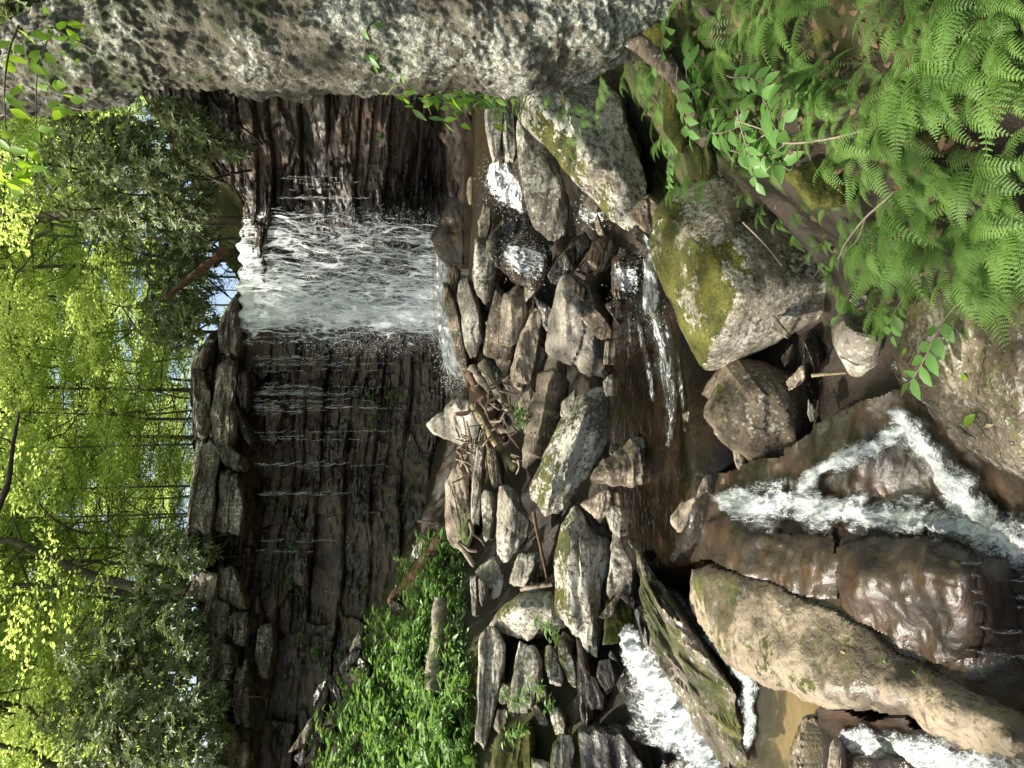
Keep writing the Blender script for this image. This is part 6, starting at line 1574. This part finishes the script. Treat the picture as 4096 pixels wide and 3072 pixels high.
# ------------------------------------------------------------------ herbs of the green bank and of the cliff cracks
def herb_mesh(seed, n=22, h=0.3, L=0.085, W=0.034, shape='rhomb'):
    r_ = np.random.default_rng(seed)
    C = []; D = []; tb = []
    ns_ = 4
    for s_ in range(ns_):
        az = r_.random() * 6.28; tip = np.array([math.cos(az) * h * 0.45, math.sin(az) * h * 0.45, h * (0.6 + 0.5 * r_.random())])
        tb.append(tube(np.stack([tip * q * np.array([q, q, 1]) for q in np.linspace(0.02, 1, 5)]), np.linspace(0.004, 0.002, 5), 4, cap=False))
        for q in np.linspace(0.25, 1, n // ns_):
            C.append(tip * q * np.array([q, q, 1])); a = r_.random() * 6.28; D.append([math.cos(a), math.sin(a), 0.15 * r_.normal()])
    C = np.array(C); m = len(C)
    V, F = leaf_cloud(C, np.array(D), np.array([0, 0, 1]) + 0.35 * r_.normal(size=(m, 3)), L * (0.7 + 0.6 * r_.random(m)), W, shape, 0.1, 0.2)
    tv, tf = merge(tb)
    return mesh_np("leaves", V, F), mesh_np("stems", tv, tf)
HB = [herb_mesh(k, 24 + 4 * k, 0.22 + 0.05 * k, 0.12, 0.05) for k in range(4)] + [herb_mesh(9, 32, 0.3, 0.14, 0.03)]
for a, b in HB: a.materials.append(M['herb']); b.materials.append(M['twig'])
def herb(loc, s_, k, label, group, rz):
    e = empty("herb", tuple(loc), label, "plant", group, rz); e.scale = (s_,) * 3
    for nm, me in (("leaves", HB[k][0]), ("stems", HB[k][1])):
        link(nm, me, None, e)
    return e
GB = [(640,1659),(660,1600),(690,1530),(740,1460),(800,1390),(850,1330),(900,1270),(920,1190),(950,1140),(1010,1170),(1020,1300),(1030,1450),(1045,1659)]
rr = np.random.default_rng(66); n_ = 0
cov = []
while n_ < 230:
    x = 640 + 405 * rr.random(); y = 1130 + 560 * rr.random()
    if not (inside(x, min(y, 1655), GB)): continue
    p = on_ground(*pix('T', x, y), 6, 14)
    if p is None: continue
    n_ += 1
    herb(p, 0.85 + 1.0 * rr.random() ** 2, int(rr.integers(0, 5)), "leafy green herb in the thick growth on the far bank", "herbs on the far green bank", rr.random() * 6.28)
# low creeping leaves nobody could count
C = []
while len(C) < 6000:
    x = 640 + 405 * rr.random(); y = 1130 + 560 * rr.random()
    if not inside(x, min(y, 1655), GB): continue
    C.append((x, y))
Cw = []
gx = np.linspace(640, 1045, 40); gy = np.linspace(1130, 1690, 50)
HG = np.full((40, 50, 3), np.nan)
for i, a in enumerate(gx):
    for j, b in enumerate(gy):
        p = on_ground(*pix('T', a, b), 6, 14)
        if p is not None: HG[i, j] = p
for x, y in C:
    p = HG[int((x - 640) / 405 * 39), int((y - 1130) / 560 * 49)]
    if not np.isnan(p[0]): Cw.append(p + np.array([0.12 * rr.normal(), 0.12 * rr.normal(), 0.03 + 0.10 * rr.random()]))
Cw = np.array(Cw); m = len(Cw); a = rr.random(m) * 6.28
V, F = leaf_cloud(Cw, np.stack([np.cos(a), np.sin(a), 0.2 * rr.normal(size=m)], 1), np.array([0.1, -0.4, 1]) + 0.4 * rr.normal(size=(m, 3)), 0.05 + 0.05 * rr.random(m), 0.035, 'rhomb', 0.1, 0.1)
link("ground_cover", mesh_np("ground_cover", V, F), M['herb'], None, "low creeping green leaves carpeting the far bank", "ground cover", None, "stuff")
for i, (x, y) in enumerate([(835,225+i*3) for i in range(0)] + [(790,840),(805,860),(815,880),(820,905),(830,890),(850,850),(855,870),(890,985),(900,1010),(905,1035),(885,1065),(880,1090),(700,720),(710,740),(720,750),(640,1055),(650,1140),(640,1190),(600,1100),(625,1270),(640,1290),(660,1390),(690,1420),(720,1400),(760,1390),(700,1450),(680,1500),(740,1430),(800,1330),(790,1290),(830,1270),(860,1140),(850,1190),(560,900),(580,880),(500,830),(510,840),(545,1590),(560,1610),(540,1620),(820,280),(840,310),(850,330),(870,860),(810,930),(840,925),(620,1340),(650,1460)]):
    p = on_cliff('T', x, y, 0.35)
    c = cliff_out(p[0], p[2])
    herb((c[0], c[1] - 0.03, c[2] - 0.05), 0.55 + 0.45 * rr.random(), i % 5, "small green plant rooted in a crack of the dark cliff", "small plants in the cliff's cracks", rr.random() * 6.28)
for i, (x, y, d) in enumerate([(1105,1490,7.6),(1130,1520,7.5),(1155,1500,7.4),(1150,1570,7.4),(1180,1480,7.3),(1200,1520,7.2),(1120,1590,7.6),(1140,890+0,8.2),(1150,905,8.1),(1195,1350,7.5),(1210,1370,7.4),(1010,1610,8.6)]):
    herb(uv('T', x, y, d), 0.7, i % 5, "green plant sprouting between the stacked mossy rocks", "plants between the stacked rocks", i * 1.3)

# ------------------------------------------------------------------ unseen trees added over the stream: crowns shaped to break the sun into flecks
LIT = [(E_, r_) for E_, r_ in [(('T', 945, 905, 12.0), 0.75), (('T', 1085, 400, 10.0), 0.8), (('T', 1040, 310, 10.8), 0.7), (('T', 1000, 1000, 10.8), 0.7), (('T', 1100, 1080, 9.2), 0.7), (('T', 1010, 1030, 10.4), 0.6), (('T', 1180, 1010, 7.4), 0.5), (('T', 1230, 1200, 7.2), 0.6), (('T', 1140, 1290, 8.2), 0.55), (('T', 1420, 1500, 5.3), 0.55), (('T', 1640, 1380, 3.8), 0.45),
        (('T', 1750, 1450, 3.4), 0.4), (('T', 2020, 1600, 2.8), 0.5), (('T', 1650, 1560, 3.7), 0.4), (('T', 1530, 730, 3.9), 0.3), (('T', 1560, 560, 3.6), 0.25), (('T', 900, 1480, 10.2), 1.2), (('T', 960, 1600, 9.4), 1.0), (('T', 1130, 1600, 7.6), 0.5), (('T', 300, 1400, 14.6), 1.6), (('T', 380, 1200, 14.6), 1.0), (('T', 560, 640, 15.4), 0.7), (('T', 975, 760, 13.0), 0.9),
        (('T', 620, 30, 3.1), 0.22), (('T', 1000, 60, 3.0), 0.25), (('T', 1180, 40, 3.0), 0.2), (('T', 150, 130, 3.3), 0.3), (('T', 780, 70, 3.0), 0.15), (('T', 1100, 700, 9.0), 0.5), (('T', 1230, 680, 7.3), 0.45), (('T', 1690, 1370, 3.3), 0.5), (('T', 1850, 1450, 2.8), 0.4), (('T', 1560, 1260, 4.0), 0.35), (('T', 450, 900, 15.0), 1.0), (('T', 1700, 250, 2.5), 0.35), (('T', 2000, 150, 1.9), 0.25)]]
r_ = np.random.default_rng(123)
nC = 44000
cx = -19 + 31 * r_.random(nC); cy_ = -7 + 21 * r_.random(nC); cz = 10.5 + 5.0 * r_.random(nC) + 0.25 * np.maximum(0, cy_)
C = np.stack([cx, cy_, cz], 1)
cl = fbm(C * np.array([0.45, 0.45, 0.5]), 3, 131)
C = C[(cl > -0.08) | (cx > 2.5) & (cy_ > 5) | (cx > -4.5) & (cy_ > 9.5)]  # leaves kept thicker here to shade the right cliff wall
C = C[~((C[:, 0] > -3.2) & (C[:, 0] < 3.0) & (C[:, 1] > 3.5) & (C[:, 1] < 9.5))]  # gap left open so the near wet rock reflects sky
ok = np.ones(len(C), bool)
for (vw, a, b, d), rad_ in LIT:
    q = uv(vw, a, b, d); w = C - q; al = w @ SUN; ds = np.linalg.norm(w - np.outer(al, SUN), axis=1)
    ok &= ~(ds < rad_ * (0.85 + 0.3 * r_.random(len(C))))  # holes cut along sun rays to the chosen sunlit spots
C = C[ok]
feet = np.array([(-13.0, -3.0), (-15.0, 6.0), (-12.5, 11.5), (6.8, -3.5)])
own = np.argmin(np.linalg.norm(C[:, None, :2] - (feet + np.array([5.0, 1.0]))[None], axis=2), 1)
for k, (fx_, fy_) in enumerate(feet):
    c = C[own == k]; m = len(c)
    gz = float(ground_tps(np.array([[max(fx_, -14), max(fy_, -6)]]))[0])
    e = empty("unseen_shade_tree", (fx_, fy_, gz - 0.3), ["unseen leafy tree added behind the near rocks to fleck the sun", "leafy tree leaning over the stream's green bank", "leafy tree rooted beside the ledge's far end", "unseen leafy tree added behind the fern bank for shade"][k], "tree", "unseen trees added to shade the stream")
    a = r_.random(m) * 6.28
    V, F = leaf_cloud(c, np.stack([np.cos(a), np.sin(a), 0.2 * r_.normal(size=m)], 1), np.array([0, 0, 1]) + 0.4 * r_.normal(size=(m, 3)), 0.20 + 0.10 * r_.random(m), 0.15, 'rhomb', 0.08, 0.1)
    part_at(link("crown", mesh_np("crown", V, F), M['canopy']), e)
    top = c.mean(0)
    P = [np.array([fx_, fy_, gz - 0.4]), np.array([fx_ + 0.3, fy_, gz + 4]), np.array([fx_ + 0.8, fy_ + 0.3, 11.0]), np.array([fx_ + 1.2, fy_ + 0.5, 16.0])]
    V, F = tube(smooth_path(P, 30), np.linspace(0.3, 0.12, 30), 12, cap=False, wob=0.12)
    part_at(link("trunk", mesh_np("trunk", V, F), M['bark2']), e)
    for j in range(7):
        tgt = c[r_.integers(0, m)]
        st = np.array([fx_ + 0.7, fy_ + 0.3, 9 + 4 * r_.random()])
        V, F = tube(smooth_path([st, (st + tgt) / 2 + np.array([0, 0, 0.8]), tgt], 16), np.linspace(0.10, 0.02, 16), 7, cap=False, wob=0.1)
        part_at(link("limb", mesh_np("limb", V, F), M['bark2']), e)

# ------------------------------------------------------------------ dark shards at the cliff's foot above the green bank
rr = np.random.default_rng(404)
for i in range(26):
    f = i / 25.0
    x = np.interp(f, [0, .3, .6, 1], [650, 740, 850, 935]) + 18 * rr.normal(); y = np.interp(f, [0, .3, .6, 1], [1640, 1480, 1340, 1160]) + 15 * rr.normal()
    s_ = 26 + 26 * rr.random(); an = np.sort(rr.random(6) * 6.28); th_ = 0.5 * rr.normal()
    pts = []
    for a in an:
        u_ = s_ * 0.4 * math.cos(a) * (0.8 + 0.4 * rr.random()); w_ = s_ * math.sin(a) * (0.8 + 0.4 * rr.random())
        pts.append((x + u_ * math.cos(th_) - w_ * math.sin(th_), y + u_ * math.sin(th_) + w_ * math.cos(th_)))
    g = on_ground(*pix('T', x, y), 7, 15)
    rock("rock_shard", "dark fallen shard at the cliff's foot above the green bank", 'T', pts, (g[1] if g is not None else 12.0) - 0.05, ['dark', 'cliff', 'brown'][i % 3], cat="stone", group="fallen shards at the cliff's foot", seed=1200 + i)

# ------------------------------------------------------------------ fallen leaves on the near rock
rr = np.random.default_rng(77)
for i, (vw, x, y) in enumerate([('I',1090,918),('I',1340,965),('I',1525,1062),('I',680,828),('I',580,925),('H',1505,622),('H',1535,725),('H',1885,830),('H',1945,1035),('H',2005,1117)]):
    a, b = pix(vw, x, y); p = relief_world(np.array([[a / S, b / S]]), 0.0)[0]
    az = rr.random() * 6.28
    V, F = leaf_cloud(np.zeros((1, 3)), np.array([[math.cos(az), math.sin(az), 0.1]]), np.array([[0.1, -0.3, 1.0]]), 0.04 if i != 8 else 0.08, 0.018 if i != 8 else 0.035, 'ovate', 0.15, 0.15)
    o = link("fallen_leaf", mesh_np("fallen_leaf", V, F), M['bright'] if i % 3 else M['wood3'], None, ["pale leaf lying by the wet patch on the tan slab", "curled brown leaf in the groove beside the shining hump", "green leaf lying low on the tan slab's wet edge", "tiny leaf on the upper part of the tan slab", "tiny pale leaf next to the moss scar", "yellow leaf at the head of the streaked shelf", "yellow leaf on the wet part of the shelf's head", "green leaf on the shelf's mossy patch", "lobed green leaf stuck to the wet streaked shelf", "small leaf below the lobed green leaf"][i], "leaf", "fallen leaves on the near rock")
    o.location = p + np.array([0, -0.01, 0.035])
